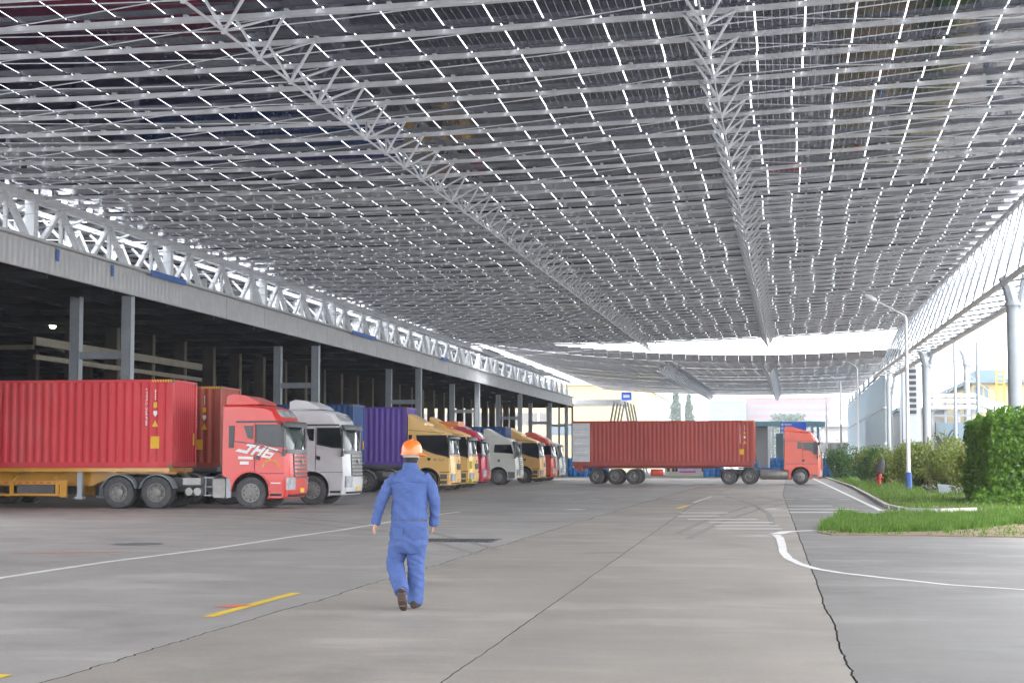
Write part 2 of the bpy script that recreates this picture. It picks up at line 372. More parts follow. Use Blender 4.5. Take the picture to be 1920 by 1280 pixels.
for pix in ([(1560, 922), (1480, 934), (1400, 950), (1330, 972), (1270, 1000)], [(1575, 925), (1500, 938), (1425, 954), (1352, 978), (1290, 1010)], [(1360, 930), (1410, 945), (1440, 962), (1450, 985)],
            [(1080, 918), (1240, 921), (1420, 930), (1560, 948)], [(300, 965), (520, 975), (760, 1000), (900, 1040)], [(320, 960), (545, 969), (790, 993), (935, 1030)]):
    px_line('tyre_mark', pix, .16, M['tyremark'], z=.0025, jag=.02)
# drain cover and oil patch
dc_ = thing('drain_cover', 'dark rectangular steel drain cover in the paving just right of the walking man', 'drain cover', at_z(900, 1013))
MB().box(-1.15, .35, -.75, .6, 0, .008).build('frame', M['chassis'], dc_)
b = MB()
for i in range(14): b.box(-1.08 + i * .1, -1.02 + i * .1, -.68, .53, .008, .018)
b.build('grate', M['darktrim'], dc_)
dp = at_z(258, 1019.5)
b = MB(); b.add([(dp.x + .48 * math.cos(t * .3142) * (1 + .15 * math.sin(3 * t)), dp.y + .55 * math.sin(t * .3142), .004) for t in range(20)], [tuple(range(20))])
b.build('oil_stain', M['chassis'], ground)

# ---------------------------------------------------------------- solar canopy over the yard
XL, XR = -27.0, 9.3
def zr(x, y): return 11.08 + .00115 * (x + 20) ** 2 + .0035 * max(0, min(y, 150) - 40)
PW, PL = 1.135, 2.35
NX = 32
canopy = thing('solar_canopy', 'huge canopy of dark solar panels on rows of purlins roofing the yard nearest the camera', 'solar canopy', (0, 0, 0), 0, 'solar canopies over the yard')
def panel_mesh():
    w, l, t = 1.100, 2.345, .012
    b = MB().box(-w / 2, w / 2, -l / 2, l / 2, 0, t); me = b.mesh('solar_panel', M['solar'])
    uv = me.uv_layers.new(name='uv')
    for lp in me.loops:
        co = me.vertices[lp.vertex_index].co; uv.data[lp.index].uv = (co.x + w / 2 + .0, co.y + 1.14)
    return me
pmesh = panel_mesh()
def lay_canopy(parent, Y0, Y1, zf, x0, nx, npart, tilt0=0., jz=.02, seed=1):
    rnd = random.Random(seed); rows = []; pan = []
    y = Y0; grp = 0
    while y < Y1:
        tl = R(tilt0 + rnd.uniform(-.5, .5)); dz = rnd.uniform(-jz, jz); k = len(rows)
        dx = .16 * math.sin(k // 3 * 2.1) + rnd.uniform(-.03, .03)
        rows.append((y, dz, tl)); 
        for i in range(nx):
            xc = x0 + dx + (i + .5) * PW; yc = y + PL / 2; z = zf(xc, yc) + dz + .11
            sl = (zf(xc + .5, yc) - zf(xc - .5, yc)); P = proj(xc, yc, z)
            vis = -60 < P[0] < 1980 and -60 < P[1] < 1000 and P[2] > 5
            pan.append((0 if vis else 1, P[2], (xc, yc, z), (tl, -math.atan(sl) , 0)))
        y += PL
    pan.sort(key=lambda p: (p[0], p[1]))
    for p in pan[:npart]: put('solar_panel', pmesh, parent, p[2], p[3])
    rest = pan[npart:]
    co = np.array([v.co for v in pmesh.vertices]); fc = np.array([list(p.vertices) for p in pmesh.polygons]); uvb = np.zeros(len(pmesh.loops) * 2, dtype=np.float32)
    pmesh.uv_layers[0].data.foreach_get('uv', uvb)
    V = []; Fq = []
    for i, p in enumerate(rest):
        from mathutils import Euler
        mtx = np.array(Matrix.Translation(p[2]) @ Euler(p[3]).to_matrix().to_4x4())
        V.append(co @ mtx[:3, :3].T + mtx[:3, 3]); Fq.append(fc + i * len(co))
    if rest:
        me = fastmesh('solar_panel_field', np.concatenate(V), np.concatenate(Fq), M['solar'])
        u = me.uv_layers.new(name='uv'); u.data.foreach_set('uv', np.tile(uvb, len(rest)))
        put('solar_panel_field', me, parent, kind='stuff')
    return rows
CY0, CY1 = -12.0, 143.5
rows = lay_canopy(canopy, CY0, CY1 - PL, zr, XL + .1, NX, 300, -1.2)
VX = (-11.2, -1.65)
segx = [XL + .05, -22, -17, -11.2, -6.5, -1.65, 2.5, 6, XR - .05]
rnd = random.Random(3)
for k, (y, dz, tl) in enumerate(rows + [(rows[-1][0] + PL, 0, 0)]):
    b = MB()
    for i in range(len(segx) - 1):
        a, c = segx[i], segx[i + 1]
        b.beam((a, y, zr(a, y) + dz - .02), (c, y, zr(c, y) + dz - .02), .09, .11)
        if k < len(rows):
            o = .30 + .04 * math.sin(k * 1.7)
            b.beam((a, y + o, zr(a, y) + dz + .0), (c, y + o, zr(c, y) + dz + .0), .035, .035)
    for i in range(NX // 2):
        x = XL + .5 + i * 2 * PW; b.box(x - .04, x + .04, y - .05, y + .34, zr(x, y) + dz + .045, zr(x, y) + dz + .10)
    b.build('purlin', M['galv'], canopy)
    # sagging tie cables between the edge trusses and the V trusses
    if k % 1 == 0 and y > 24:
        c_ = MB(); za = lambda x: zr(x, y) - .95
        j = rnd.uniform(-.15, .15)
        for (p, q) in (((VX[0], y, za(VX[0])), (XL, y + .4, zr(XL, y) - .35 + j)), ((VX[0], y, zr(VX[0], y) - .1), (XL, y + 1.6, zr(XL, y) - 1.25 + j)),
                       ((VX[0], y, za(VX[0])), (VX[1], y + .5, zr(VX[1], y) - .2 + j)), ((VX[1], y, za(VX[1])), (XR, y + .3, zr(XR, y) - .3 + j)),
                       ((VX[1], y, zr(VX[1], y) - .12), (XR, y - .6, zr(XR, y) - 1.1 + j))):
            p, q = Vector(p), Vector(q); mid = (p + q) / 2; mid.z -= .10
            c_.tube([p, p.lerp(mid, .5) - Vector((0, 0, .03)), mid, mid.lerp(q, .5) - Vector((0, 0, .03)), q], .013, 4, False)
        c_.build('tie_cable', M['galv'], canopy)
def diag_mesh(a, b, r, m=M['galv'], n=6):
    return MB().tube([a, b], r, n).mesh('diagonal', m, 40)
for vi, vx in enumerate(VX):
    b = MB(); pts = [(vx, y, zr(vx, y) - .95) for (y, d, t) in rows] + [(vx, CY1, zr(vx, CY1) - .95)]
    b.tube(pts, .02 if vi else .032, 5)
    for y, d, t in rows: b.lathe([(0, -.07), (.06, -.05), (.06, .05), (0, .07)], 8, (vx, y, zr(vx, y) - .95), 'z')
    vt = b.build('v_truss', M['galv'], canopy)
    dms = [diag_mesh((0, 0, 0), (sx * .57, yo, .93), rr) for (sx, yo, rr) in ((-1, 0, .036), (1, 0, .036), (-1, PL, .03), (1, PL, .03))]
    for (y, d, t) in rows:
        for dm in dms: put('diagonal', dm, vt, (vx, y, zr(vx, y) - .95))
# left edge truss on the shed (two W planes), shares mesh data
def chord(b, x, y0, y1, z, w, h):
    n = 12
    for i in range(n):
        a, c = y0 + (y1 - y0) * i / n, y0 + (y1 - y0) * (i + 1) / n; b.beam((x, a, z(a)), (x, c, z(c)), w, h)
LY0, LY1 = 44.0, 211.0
zt = lambda y: 10.98 + .0035 * max(0, min(y, 150) - 40)
b = MB(); chord(b, -26.9, LY0, LY1, zt, .28, .26); chord(b, -28.7, LY0, LY1, lambda y: zt(y) + .05, .22, .2)
chord(b, -26.95, LY0, LY1, lambda y: 9.05, .25, .22); chord(b, -28.7, LY0, LY1, lambda y: 9.05, .2, .2)
lt = b.build('edge_truss', M['white_steel'], canopy)
PT = 4.6; d1 = MB().beam((0, 0, 9.05), (0, PT / 2, 10.9), .17, .17).mesh('diagonal', M['white_steel'])
d2 = MB().beam((0, 0, 10.9), (0, PT / 2, 9.05), .20, .20).mesh('diagonal', M['white_steel'])
vm = MB().beam((0, 0, 9.05), (0, 0, 10.9), .13, .13).mesh('upright', M['white_steel'])
vmb = MB().beam((0, 0, 9.05), (0, 0, 11.0), .36, .36).mesh('upright', M['white_steel'])
cb = MB().beam((0, 0, 10.95), (-1.8, PT / 2, 10.95), .09, .09).beam((0, 0, 9.1), (-1.8, 0, 10.95), .09, .09).mesh('brace', M['white_steel'])
y = LY0; k = 0
while y < LY1 - PT:
    put('diagonal', d1, lt, (-26.9, y, 0)); put('diagonal', d2, lt, (-26.9, y + PT / 2, 0)); put('upright', vm, lt, (-26.9, y + PT / 2, 0))
    put('diagonal', d1, lt, (-28.7, y + 1, 0)); put('diagonal', d2, lt, (-28.7, y + 1 + PT / 2, 0)); put('upright', vm, lt, (-28.7, y + PT / 2, 0))
    put('brace', cb, lt, (-26.9, y, 0))
    if k % 3 == 0: put('upright', vmb, lt, (-27.0, y, 0))
    y += PT; k += 1
# brackets from truss to purlins
yy = LY0; bk = MB().box(-27.02, -26.86, -.09, .09, .13, .32).mesh('bracket', M['white_steel'])
while yy < CY1: put('bracket', bk, canopy, (0, yy, zt(yy))); yy += PL / 2
# right edge truss (triangular tube truss) and its forked posts
RY0, RY1 = 48.0, 143.5
T_ = lambda y: Vector((9.25 - .004 * (y - 70), y, 11.93 + .007 * (y - 70))); M_ = lambda y: Vector((8.40 - .0185 * (y - 66), y, 8.5)); B_ = lambda y: Vector((9.95 - .022 * (y - 80), y, 8.55))
b = MB()
for fn, r in ((T_, .13), (M_, .12), (B_, .17)): b.tube([fn(RY0 + (RY1 - RY0) * i / 8) for i in range(9)], r, 8)
rt = b.build('edge_truss', M['galv'], canopy, 40)
n = 28; st = (RY1 - RY0) / n
for i in range(n):
    y = RY0 + st * i
    for p, q in ((M_(y), T_(y + st * .5)), (M_(y), T_(y)), (M_(y), B_(y + st)), (M_(y + st), B_(y)), (B_(y), T_(y + st * .7))):
        MB().tube([p, q], .042, 5).build('web_member', M['grey_galv'], rt, 40)
def fork_post(p, name='post', top=8.7, r=.26):
    b = MB(); b.tube([(p.x, p.y, 0), (p.x, p.y, top - .9)], r, 14)
    b.tube([(p.x, p.y, top - 1.0), (p.x - .16, p.y, top - .35), (p.x - .42, p.y, top + .05)], [r, r * .95, r * .6], 8)
    b.tube([(p.x + .05, p.y, top - 2.2), (p.x + .5, p.y, top + .25)], [r * .55, r * .5], 8)
    b.lathe([(r * 1.3, 0), (r * 1.3, .1), (r, .1)], 14, (p.x, p.y, top - 1.1), 'z')
    b.box(p.x - .45, p.x + .45, p.y - .45, p.y + .45, 0, .05)
    return b.build(name, M['grey_galv'] if 'grey_galv' in M else M['galv'], canopy, 40)
for px, py in ((1900, 600), (1736, 700), (1667, 730)): fork_post(at_x(px, py, 8.7))
for px, py in ((1812, 700),): fork_post(at_x(px, py, 12.8), top=9.6, r=.22)

# second canopy farther along the yard
far = thing('solar_canopy', 'second solar canopy beyond the bright sky gap, lower in view at the far end', 'solar canopy', (0, 0, 0), 0, 'solar canopies over the yard')
F0, F1 = 148.0, 250.0
def zf2(x, y):
    t = (y - F0) / (F1 - F0); return (10.05 + .0034 * (x + 3) ** 2) * (1 - t) + (11.15 + .0016 * (x + 3) ** 2) * t + .5 * t * (1 - t)
rows2 = lay_canopy(far, F0, F1, zf2, XL + .1, NX, 64, -2.5, .02, 9)
for k, (y, dz, tl) in enumerate(rows2):
    b = MB()
    for i in range(len(segx) - 1):
        a, c = segx[i], segx[i + 1]; b.beam((a, y, zf2(a, y) + dz - .03), (c, y, zf2(c, y) + dz - .03), .10, .08)
    b.build('purlin', M['galv'], far)
b = MB()
for i in range(NX):        # upturned front apron of the far canopy
    x0 = XL + .1 + i * PW; z0 = zf2(x0, F0) - .06
    b.add([(x0, F0 - .1, z0), (x0 + 1.12, F0 - .1, z0), (x0 + 1.12, F0 - .5, z0 + .62), (x0, F0 - .5, z0 + .62),
           (x0, F0 - .06, z0), (x0 + 1.12, F0 - .06, z0), (x0 + 1.12, F0 - .46, z0 + .62), (x0, F0 - .46, z0 + .62)],
          [(0, 1, 2, 3), (4, 7, 6, 5), (0, 4, 5, 1), (3, 2, 6, 7), (0, 3, 7, 4), (1, 5, 6, 2)])
b.build('apron_panels', M['chassis'], far, kind='stuff')
for vx in VX:
    b = MB(); b.tube([(vx, F0, zf2(vx, F0) - .95), (vx, F1, zf2(vx, F1) - .95)], .05, 5)
    for (y, d, t) in rows2[2:]:
        for (sx, yo) in ((-1, 0), (1, 0), (-1, PL), (1, PL)):
            b.tube([(vx, y, zf2(vx, y) - .95), (vx + sx * .57, y + yo, zf2(vx, y))], .045, 4, False)
    b.build('v_truss', M['galv'], far)
# its right support frame clad in white sheets
b = MB()
for i in range(9):
    y = 150 + i * 12; b.tube([(8.5, y, 0), (8.5, y, 10.4)], .16, 8)
for z in (3.08, 6.15, 9.3): b.beam((8.1, 150, z), (8.1, 248, z), .12, .16)
b.build('support_frame', M['grey_galv'], far)
shm = MB().box(-.03, .03, -.93, .93, -1.5, 1.5)
for i in range(5): shm.box(-.08, -.03, -.86 + i * .4, -.72 + i * .4, -1.5, 1.5)
shm = shm.mesh('cladding_sheet', M['sheet'])
for i in range(50):
    for z in (1.55, 4.62, 7.69):
        put('cladding_sheet', shm, far, (8.25, 151 + i * 1.93, z))

# ---------------------------------------------------------------- dock shed on the left
shed = thing('dock_shed', 'long open-sided loading shed with pale fascia and dark interior along the left of the yard', 'shed')
XF = -26.45
b = MB(); ny = 260
ycor = [44 + (72 - 44) * i / ny for i in range(ny + 1)]
vs = []
for i, y in enumerate(ycor):
    o = .03 if (i // 2) % 2 else 0
    vs += [(XF + o, y, 8.35), (XF + o, y, 9.35)]
b.add(vs, [(2 * i, 2 * i + 2, 2 * i + 3, 2 * i + 1) for i in range(ny)])
b.build('corrugated_fascia', M['fascia'], shed)
y = 72.0
fp = MB().box(-.05, .0, 0.02, 5.96, 8.4, 9.35).mesh('fascia_panel', M['fascia'])
while y < 208: put('fascia_panel', fp, shed, (XF, y, 0)); y += 6.0
b = MB(); b.beam((XF + .04, 44, 9.42), (XF + .04, 211, 9.42), .30, .10); b.beam((XF - .05, 44, 8.36), (XF - .05, 211, 8.36), .12, .08)
b.build('gutter', M['fascia'], shed)
for (y0, y1) in ((67.6, 71.8), (101, 107), (128, 131)):
    MB().box(XF + .2, XF + .23, y0, y1, 9.28, 9.52).build('tarpaulin_strip', M['bluepaint'], shed)
for px, py in ((108, 483), (211, 514)):
    p = at_x(px, py, XF + .05); MB().box(XF + .035, XF + .05, p.y - .1, p.y + .14, 8.85, 9.3).build('paint_patch', M['bluepaint'], shed)
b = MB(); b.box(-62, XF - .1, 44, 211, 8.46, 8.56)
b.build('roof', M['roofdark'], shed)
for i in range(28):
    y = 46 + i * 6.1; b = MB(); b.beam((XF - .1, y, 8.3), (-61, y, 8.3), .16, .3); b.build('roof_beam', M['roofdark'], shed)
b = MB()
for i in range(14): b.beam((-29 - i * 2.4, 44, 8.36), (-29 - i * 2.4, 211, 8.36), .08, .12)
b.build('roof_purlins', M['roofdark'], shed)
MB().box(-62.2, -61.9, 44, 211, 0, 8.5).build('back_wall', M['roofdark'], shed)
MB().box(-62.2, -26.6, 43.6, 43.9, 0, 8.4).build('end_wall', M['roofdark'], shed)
for (px, py) in ((240, 600), (592, 680), (785, 720), (895, 740), (975, 750), (1031, 758), (1062, 765)):
    p = at_x(px, py, -26.9); y = p.y
    for dx in (0, -2.25):
        x = -26.9 + dx; b = MB(); b.box(x - .20, x + .20, y - .02, y + .02, 0, 8.34)
        b.box(x - .21, x - .18, y - .2, y + .2, 0, 8.34).box(x + .18, x + .21, y - .2, y + .2, 0, 8.34)
        b.box(x - .17, x + .17, y - .185, y - .165, 0, 8.34)
        b.build('column', M['grey_steel'], shed)
    MB().box(-29.0, -27.1, y - .12, y + .12, 5.75, 6.05).build('column_strut', M['grey_steel'], shed)
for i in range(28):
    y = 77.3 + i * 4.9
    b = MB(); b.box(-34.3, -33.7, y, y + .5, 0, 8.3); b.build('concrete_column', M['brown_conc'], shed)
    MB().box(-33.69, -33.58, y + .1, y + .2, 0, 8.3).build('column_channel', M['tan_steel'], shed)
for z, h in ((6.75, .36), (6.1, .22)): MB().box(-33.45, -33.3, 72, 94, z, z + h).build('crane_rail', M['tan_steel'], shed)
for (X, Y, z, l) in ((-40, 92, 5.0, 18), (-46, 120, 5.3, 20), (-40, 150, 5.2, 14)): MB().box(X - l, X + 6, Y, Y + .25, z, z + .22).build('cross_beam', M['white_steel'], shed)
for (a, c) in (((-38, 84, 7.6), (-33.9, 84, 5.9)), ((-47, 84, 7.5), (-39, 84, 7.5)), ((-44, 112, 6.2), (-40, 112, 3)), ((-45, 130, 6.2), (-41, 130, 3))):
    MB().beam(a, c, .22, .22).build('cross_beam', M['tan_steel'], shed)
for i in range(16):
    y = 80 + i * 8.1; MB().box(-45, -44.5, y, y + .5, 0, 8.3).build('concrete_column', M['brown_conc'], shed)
# lit lamps inside the shed
for lb, (px, py), r in (('round lit high bay lamp glowing greenish inside the dark shed beside a brown column', (99, 610), .16),
                        ('narrow lit tube lamp glowing greenish between two grey shed columns', (180, 619), .08)):
    p = at_x(px, py, -36.5); t = thing('high_bay_lamp', lb, 'lamp', p)
    if r > .1:
        MB().lathe([(0, -.16), (.12, -.13), (.17, 0), (.1, .12), (0, .14)], 14, (0, 0, 0), 'z').build('bulb', M['bulb'], t, 40)
        MB().lathe([(.3, .0), (.12, .2), (.05, .3)], 14, (0, 0, 0), 'z').build('shade', M['darktrim'], t, 40)
    else:
        MB().tube([(-.45, 0, 0), (.45, 0, 0)], .045, 8).build('tube', M['bulb'], t, 40)
        MB().box(-.5, .5, -.1, .1, .05, .12).build('shade', M['darktrim'], t)
# another roof of panels over the shed, seen through the truss
over = thing('solar_canopy', 'upper solar canopy above the shed roof, glimpsed through the white truss on the left', 'solar canopy', (0, 0, 0), 0, 'solar canopies over the yard')
zo = lambda x, y=0: 12.0 + (-29.1 - x) * .045
lay_canopy(over, 46, 205, zo, -62, 30, 60, 0., .03, 5)
b = MB()
y = 46
while y < 208:
    b.beam((-62, y, zo(-62) - .08), (-28.0, y, zo(-28.0) - .08), .11, .14); y += PL
for i in range(8): b.beam((-29.5 - i * 4.3, 46, zo(-29.5 - i * 4.3) - .22), (-29.5 - i * 4.3, 208, zo(-29.5 - i * 4.3) - .22), .1, .14)
b.build('purlin_grid', M['galv'], over)
for i in range(12):
    y = 52 + i * 13.8; MB().beam((-33, y, 8.56), (-33, y, 12.0), .2, .2).build('stub_post', M['white_steel'], over)
    MB().beam((-45, y, 8.56), (-45, y, 12.5), .2, .2).build('stub_post', M['white_steel'], over)

# ---------------------------------------------------------------- vehicles
_wc = {}
def wheel_meshes(kind):
    if kind in _wc: return _wc[kind]
    r = .52
    ty = MB().lathe([(.30, -.13), (.36, -.15), (.46, -.155), (.505, -.13), (.52, -.09), (.52, .09), (.505, .13), (.46, .155), (.30, .13)], 30)
    for k in range(30):
        t = 2 * math.pi * k / 30; c, s_ = math.cos(t), math.sin(t)
        ty.beam((.519 * c, -.11, .519 * s_), (.519 * c, -.02, .519 * s_), .02, .012, (c, 0, s_))
    ty = ty.mesh('tyre', M['tyre'], 40)
    if kind == 'front':      # convex disc with hand holes and nut ring
        rm = MB().lathe([(.31, -.135), (.285, -.14), (.27, -.10), (.20, -.11), (.17, -.155), (.09, -.165), (.075, -.21), (0, -.215)], 24)
        for k in range(10):
            t = 2 * math.pi * (k + .5) / 10; rm.tube([(.145 * math.cos(t), -.15, .145 * math.sin(t)), (.145 * math.cos(t), -.20, .145 * math.sin(t))], .018, 6)
        hl = MB()
        for k in range(10):
            t = 2 * math.pi * k / 10; hl.tube([(.235 * math.cos(t), -.107, .235 * math.sin(t)), (.235 * math.cos(t), -.098 - .012, .235 * math.sin(t))], .024, 8)
    elif kind == 'cap':
        rm = MB().lathe([(.31, -.135), (.29, -.145), (.25, -.17), (.12, -.20), (0, -.205)], 24); hl = MB().lathe([(.05, -.204), (.045, -.215), (0, -.216)], 10)
    else:                    # dished rear disc with hub
        rm = MB().lathe([(.31, -.135), (.285, -.14), (.255, -.04), (.19, .0), (.15, .0), (.145, -.09), (.10, -.12), (0, -.125)], 24)
        for k in range(10):
            t = 2 * math.pi * (k + .5) / 10; rm.tube([(.17 * math.cos(t), .0, .17 * math.sin(t)), (.17 * math.cos(t), -.035, .17 * math.sin(t))], .016, 6)
        hl = MB()
        for k in range(8):
            t = 2 * math.pi * k / 8; hl.tube([(.225 * math.cos(t), -.022, .225 * math.sin(t)), (.225 * math.cos(t), -.030, .225 * math.sin(t))], .024, 8)
    _wc[kind] = (ty, rm.mesh('rim', M['rim'], 35), hl.mesh('hand_holes', M['black']))
    return _wc[kind]
def add_wheel(parent, x, side, kind, dual=False, yo=1.08):
    ty, rm, hl = wheel_meshes(kind); rz = 0 if side < 0 else math.pi
    w = put('wheel', ty, parent, (x, side * yo, .52), (0, random.uniform(0, 1), rz))
    put('rim', rm, w); put('hand_holes', hl, w)
    if dual: put('wheel', ty, parent, (x, side * (yo - .34), .52), (0, 0, rz))
STN = [-1.24, -1.17, -.98, -.6, 0, .6, .98, 1.17, 1.24]
def rnd_off(y): a = abs(y) / 1.24; return .20 * a ** 4 + (.05 if a > .99 else 0)
def top_off(y): a = abs(y) / 1.24; return .02 * a ** 2 + (.03 if a > .93 else 0) + (.05 if a > .99 else 0)
def cab_body(outline, parent, m, z_round=2.9):
    b = MB(); n = len(outline); vs = []
    for y in STN:
        for (x, z) in outline:
            w = max(0, min(1, (x - .55) / .5)); xx = x - rnd_off(y) * w + .12 * w; zz = z - (top_off(y) if z > z_round else 0)
            vs.append((xx, y * (1 - (.03 * max(0, z - 2.6))), zz))
    fs = []
    for i in range(len(STN) - 1):
        for k in range(n): fs.append((i * n + k, i * n + (k + 1) % n, (i + 1) * n + (k + 1) % n, (i + 1) * n + k))
    fs += [tuple(range(n)), tuple((len(STN) - 1) * n + k for k in range(n - 1, -1, -1))]
    b.add(vs, fs); return b.build('cab_body', m, parent, 32)
def front_x(fr, z):
    for (x0, z0), (x1, z1) in zip(fr, fr[1:]):
        lo, hi = min(z0, z1), max(z0, z1)
        if lo <= z <= hi: t = (z - z0) / (z1 - z0 + 1e-9); return x0 + (x1 - x0) * t
    return fr[0][0] if abs(z - fr[0][1]) < abs(z - fr[-1][1]) else fr[-1][0]
def front_patch(name, fr, z0, z1, w, parent, m, off=.012, th=.02, nz=4, wt=None):
    ys_ = [w * t for t in (-1, -.93, -.78, -.48, 0, .48, .78, .93, 1)]; vs = []; fs = []
    zs = [z0 + (z1 - z0) * i / nz for i in range(nz + 1)]
    for lay in (off, off - th):
        for i, z in enumerate(zs):
            for y in ys_:
                yy = y * (1 + ((wt or 1) - 1) * i / nz); x = front_x(fr, z); ww = max(0, min(1, (x - .55) / .5))
                vs.append((x - rnd_off(yy) * ww + .12 * ww + lay, yy, z))
    c = len(ys_); q = c * (nz + 1)
    for i in range(nz):
        for k in range(c - 1): a = i * c + k; fs += [(a, a + 1, a + c + 1, a + c), (q + a, q + a + c, q + a + c + 1, q + a + 1)]
    for k in range(c - 1): fs += [(k, q + k, q + k + 1, k + 1), (nz * c + k, nz * c + k + 1, q + nz * c + k + 1, q + nz * c + k)]
    for i in range(nz): fs += [(i * c, (i + 1) * c, q + (i + 1) * c, q + i * c), (i * c + c - 1, q + i * c + c - 1, q + (i + 1) * c + c - 1, (i + 1) * c + c - 1)]
    return MB().add(vs, fs).build(name, m, parent, 40)
def arch(cx, cz, r, a0, a1, n=9): return [(cx + r * math.cos(R(a0 + (a1 - a0) * i / n)), cz + r * math.sin(R(a0 + (a1 - a0) * i / n))) for i in range(n + 1)]
YS = -1.245
def both(fn):
    for s in (1,): fn(s)
def sideplate(name, pts, m, parent, y=YS, t=.012, both_sides=True, label=None):
    o = MB().poly(pts, y, t).build(name, m, parent)
    if both_sides: MB().poly(pts, -y + t, t).build(name, m, parent)
    return o
def text_part(txt, size, parent, m, loc, shear=0., rz=0., ext=.004, rx=90, name='lettering'):
    cu = bpy.data.curves.new('txt', 'FONT'); cu.body = txt; cu.size = size; cu.shear = shear; cu.extrude = ext; cu.offset = .012 * size
    ob = bpy.data.objects.new('txt', cu); COL.objects.link(ob)
    dg = bpy.context.evaluated_depsgraph_get(); me = bpy.data.meshes.new_from_object(ob.evaluated_get(dg))
    bpy.data.objects.remove(ob); me.materials.clear(); me.materials.append(m)
    return put(name, me, parent, loc, (R(rx), rz, 0))
def tractor(label, x, y, rz, kind, col, name='tractor_unit', extras=(), wheelset=True, cat='truck', group='tractor units parked under the shed'):
    t = thing(name, label, cat, (x, y, 0), rz, group); P = M[col]
    A = arch(0, .55, .64, 172, -22)
    if kind == 'high':
        out = [(-.95, 1.08), (-.70, .98)] + A + [(.62, .36), (1.18, .36), (1.24, .5), (1.26, 1.1), (1.22, 1.85), (1.12, 2.3), (1.0, 2.78), (.92, 2.98), (.72, 3.26), (.45, 3.36), (-.4, 3.42), (-.95, 3.42)]
        fr = [(1.18, .36), (1.24, .5), (1.26, 1.1), (1.22, 1.85), (1.12, 2.3), (1.0, 2.78), (.92, 2.98), (.72, 3.26)]
    elif kind == 'swoop':
        out = [(-.98, 1.05), (-.70, .98)] + A + [(.62, .36), (1.20, .36), (1.26, .5), (1.27, 1.0), (1.22, 1.85), (1.12, 2.3), (1.0, 2.78), (.86, 2.98), (.3, 3.22), (-.1, 3.36), (-.12, 3.46), (-.98, 3.93)]
        fr = [(1.20, .36), (1.26, .5), (1.27, 1.0), (1.22, 1.85), (1.12, 2.3), (1.0, 2.78), (.86, 2.98), (.3, 3.22)]
    elif kind == 'tall':
        out = [(-1.08, .98), (-.74, .95)] + A + [(.66, .46), (1.20, .46), (1.28, .6), (1.30, 1.1), (1.28, 1.8), (1.20, 2.3), (1.12, 2.8), (1.0, 3.05), (.7, 3.42), (.5, 3.46), (.0, 3.5), (-.6, 3.62), (-1.0, 3.6)]
        fr = [(1.20, .46), (1.28, .6), (1.30, 1.1), (1.28, 1.8), (1.20, 2.3), (1.12, 2.8), (1.0, 3.05), (.7, 3.42)]
    else:
        out = [(-1.0, 1.08), (-.70, 1.0)] + A + [(.62, .40), (1.22, .40), (1.28, .55), (1.28, 1.2), (1.20, 1.8), (1.05, 2.3), (.92, 2.78), (.75, 3.0), (.3, 3.12), (-.2, 3.2), (-1.0, 3.22)]
        fr = [(1.22, .40), (1.28, .55), (1.28, 1.2), (1.20, 1.8), (1.05, 2.3), (.92, 2.78), (.75, 3.0)]
    cab_body(out, t, P)
    # dark wheel housing
    b = MB(); ap = arch(0, .55, .63, 180, 0, 12); n = len(ap)
    vs = [(p[0], yy, p[1]) for yy in (-1.2, -.55) for p in ap]; b.add(vs, [(i, i + 1, n + i + 1, n + i) for i in range(n - 1)] + [tuple(range(n, 2 * n))])
    b.build('wheel_arch_liner', M['black'], t); b = MB()
    vs = [(p[0], yy, p[1]) for yy in (1.2, .55) for p in ap]; b.add(vs, [(i, i + 1, n + i + 1, n + i) for i in range(n - 1)] + [tuple(range(n, 2 * n))])
    b.build('wheel_arch_liner', M['black'], t)
    for s in (-1, 1): MB().tube([(p[0], s * 1.235, p[1]) for p in arch(0, .55, .66, 178, -18, 12)], .03, 6).build('wheel_arch_lip', M['darktrim'] if kind in ('swoop',) else P, t, 40)
    # windscreen, visor, grille, bumper, lamps
    front_patch('windscreen', fr, 1.88, 2.70, 1.16, t, M['glassg'], wt=.97)
    vz = 2.72
    vis = front_patch('sun_visor', [(a + .20, b_) for a, b_ in fr], 2.66, 2.84, 1.22, t, M['darktrim'], .04, .10)
    front_patch('windscreen_border', fr, 1.80, 1.93, 1.18, t, M['darktrim'], .022, .02, 1)
    front_patch('lower_lip', fr, .40, .47, 1.14, t, M['darktrim'], .045, .02, 1)
    wp = MB()
    for yy in (-.7, .1): wp.tube([(front_x(fr, 1.92) + .14, yy, 1.92), (front_x(fr, 2.2) + .14, yy + .35, 2.2)], .014, 4)
    wp.build('wiper', M['black'], t)
    front_patch('badge', fr, 1.46, 1.60, .10, t, M['alu'], .06, .02, 1)
    g = front_patch('grille', fr, 1.0, 1.80, .80, t, M['darktrim'] if kind != 'swoop' else P, .010)
    for i in range(6):
        z = 1.06 + i * .13; front_patch('grille_bar', fr, z, z + .055, .78, g, P if col != 'silver' else M['alu'], .03, .03, 1)
    front_patch('bumper', fr, .40, .92, 1.16, t, P, .03, .04)
    front_patch('number_plate', fr, .52, .66, .24, t, M['laneyellow'], .045, .012, 1)
    for s in (-1, 1):
        b = MB(); z0, z1 = (.62, 1.02) if kind in ('high', 'mid') else (.55, .92)
        ys_ = [.80, .98, 1.10, 1.19]; vs = []
        for z in (z0, z1):
            for q in ys_:
                x_ = front_x(fr, z); ww = max(0, min(1, (x_ - .55) / .5)); vs.append((x_ - rnd_off(q) * ww + .12 * ww + .05, s * q, z))
        b.add(vs, [(i, i + 1, i + 5, i + 4) for i in range(3)])
        vs2 = [(v[0] - .08, v[1], v[2]) for v in vs]; o = len(b.v); b.add(vs2, [(i, i + 4, i + 5, i + 1) for i in range(3)])
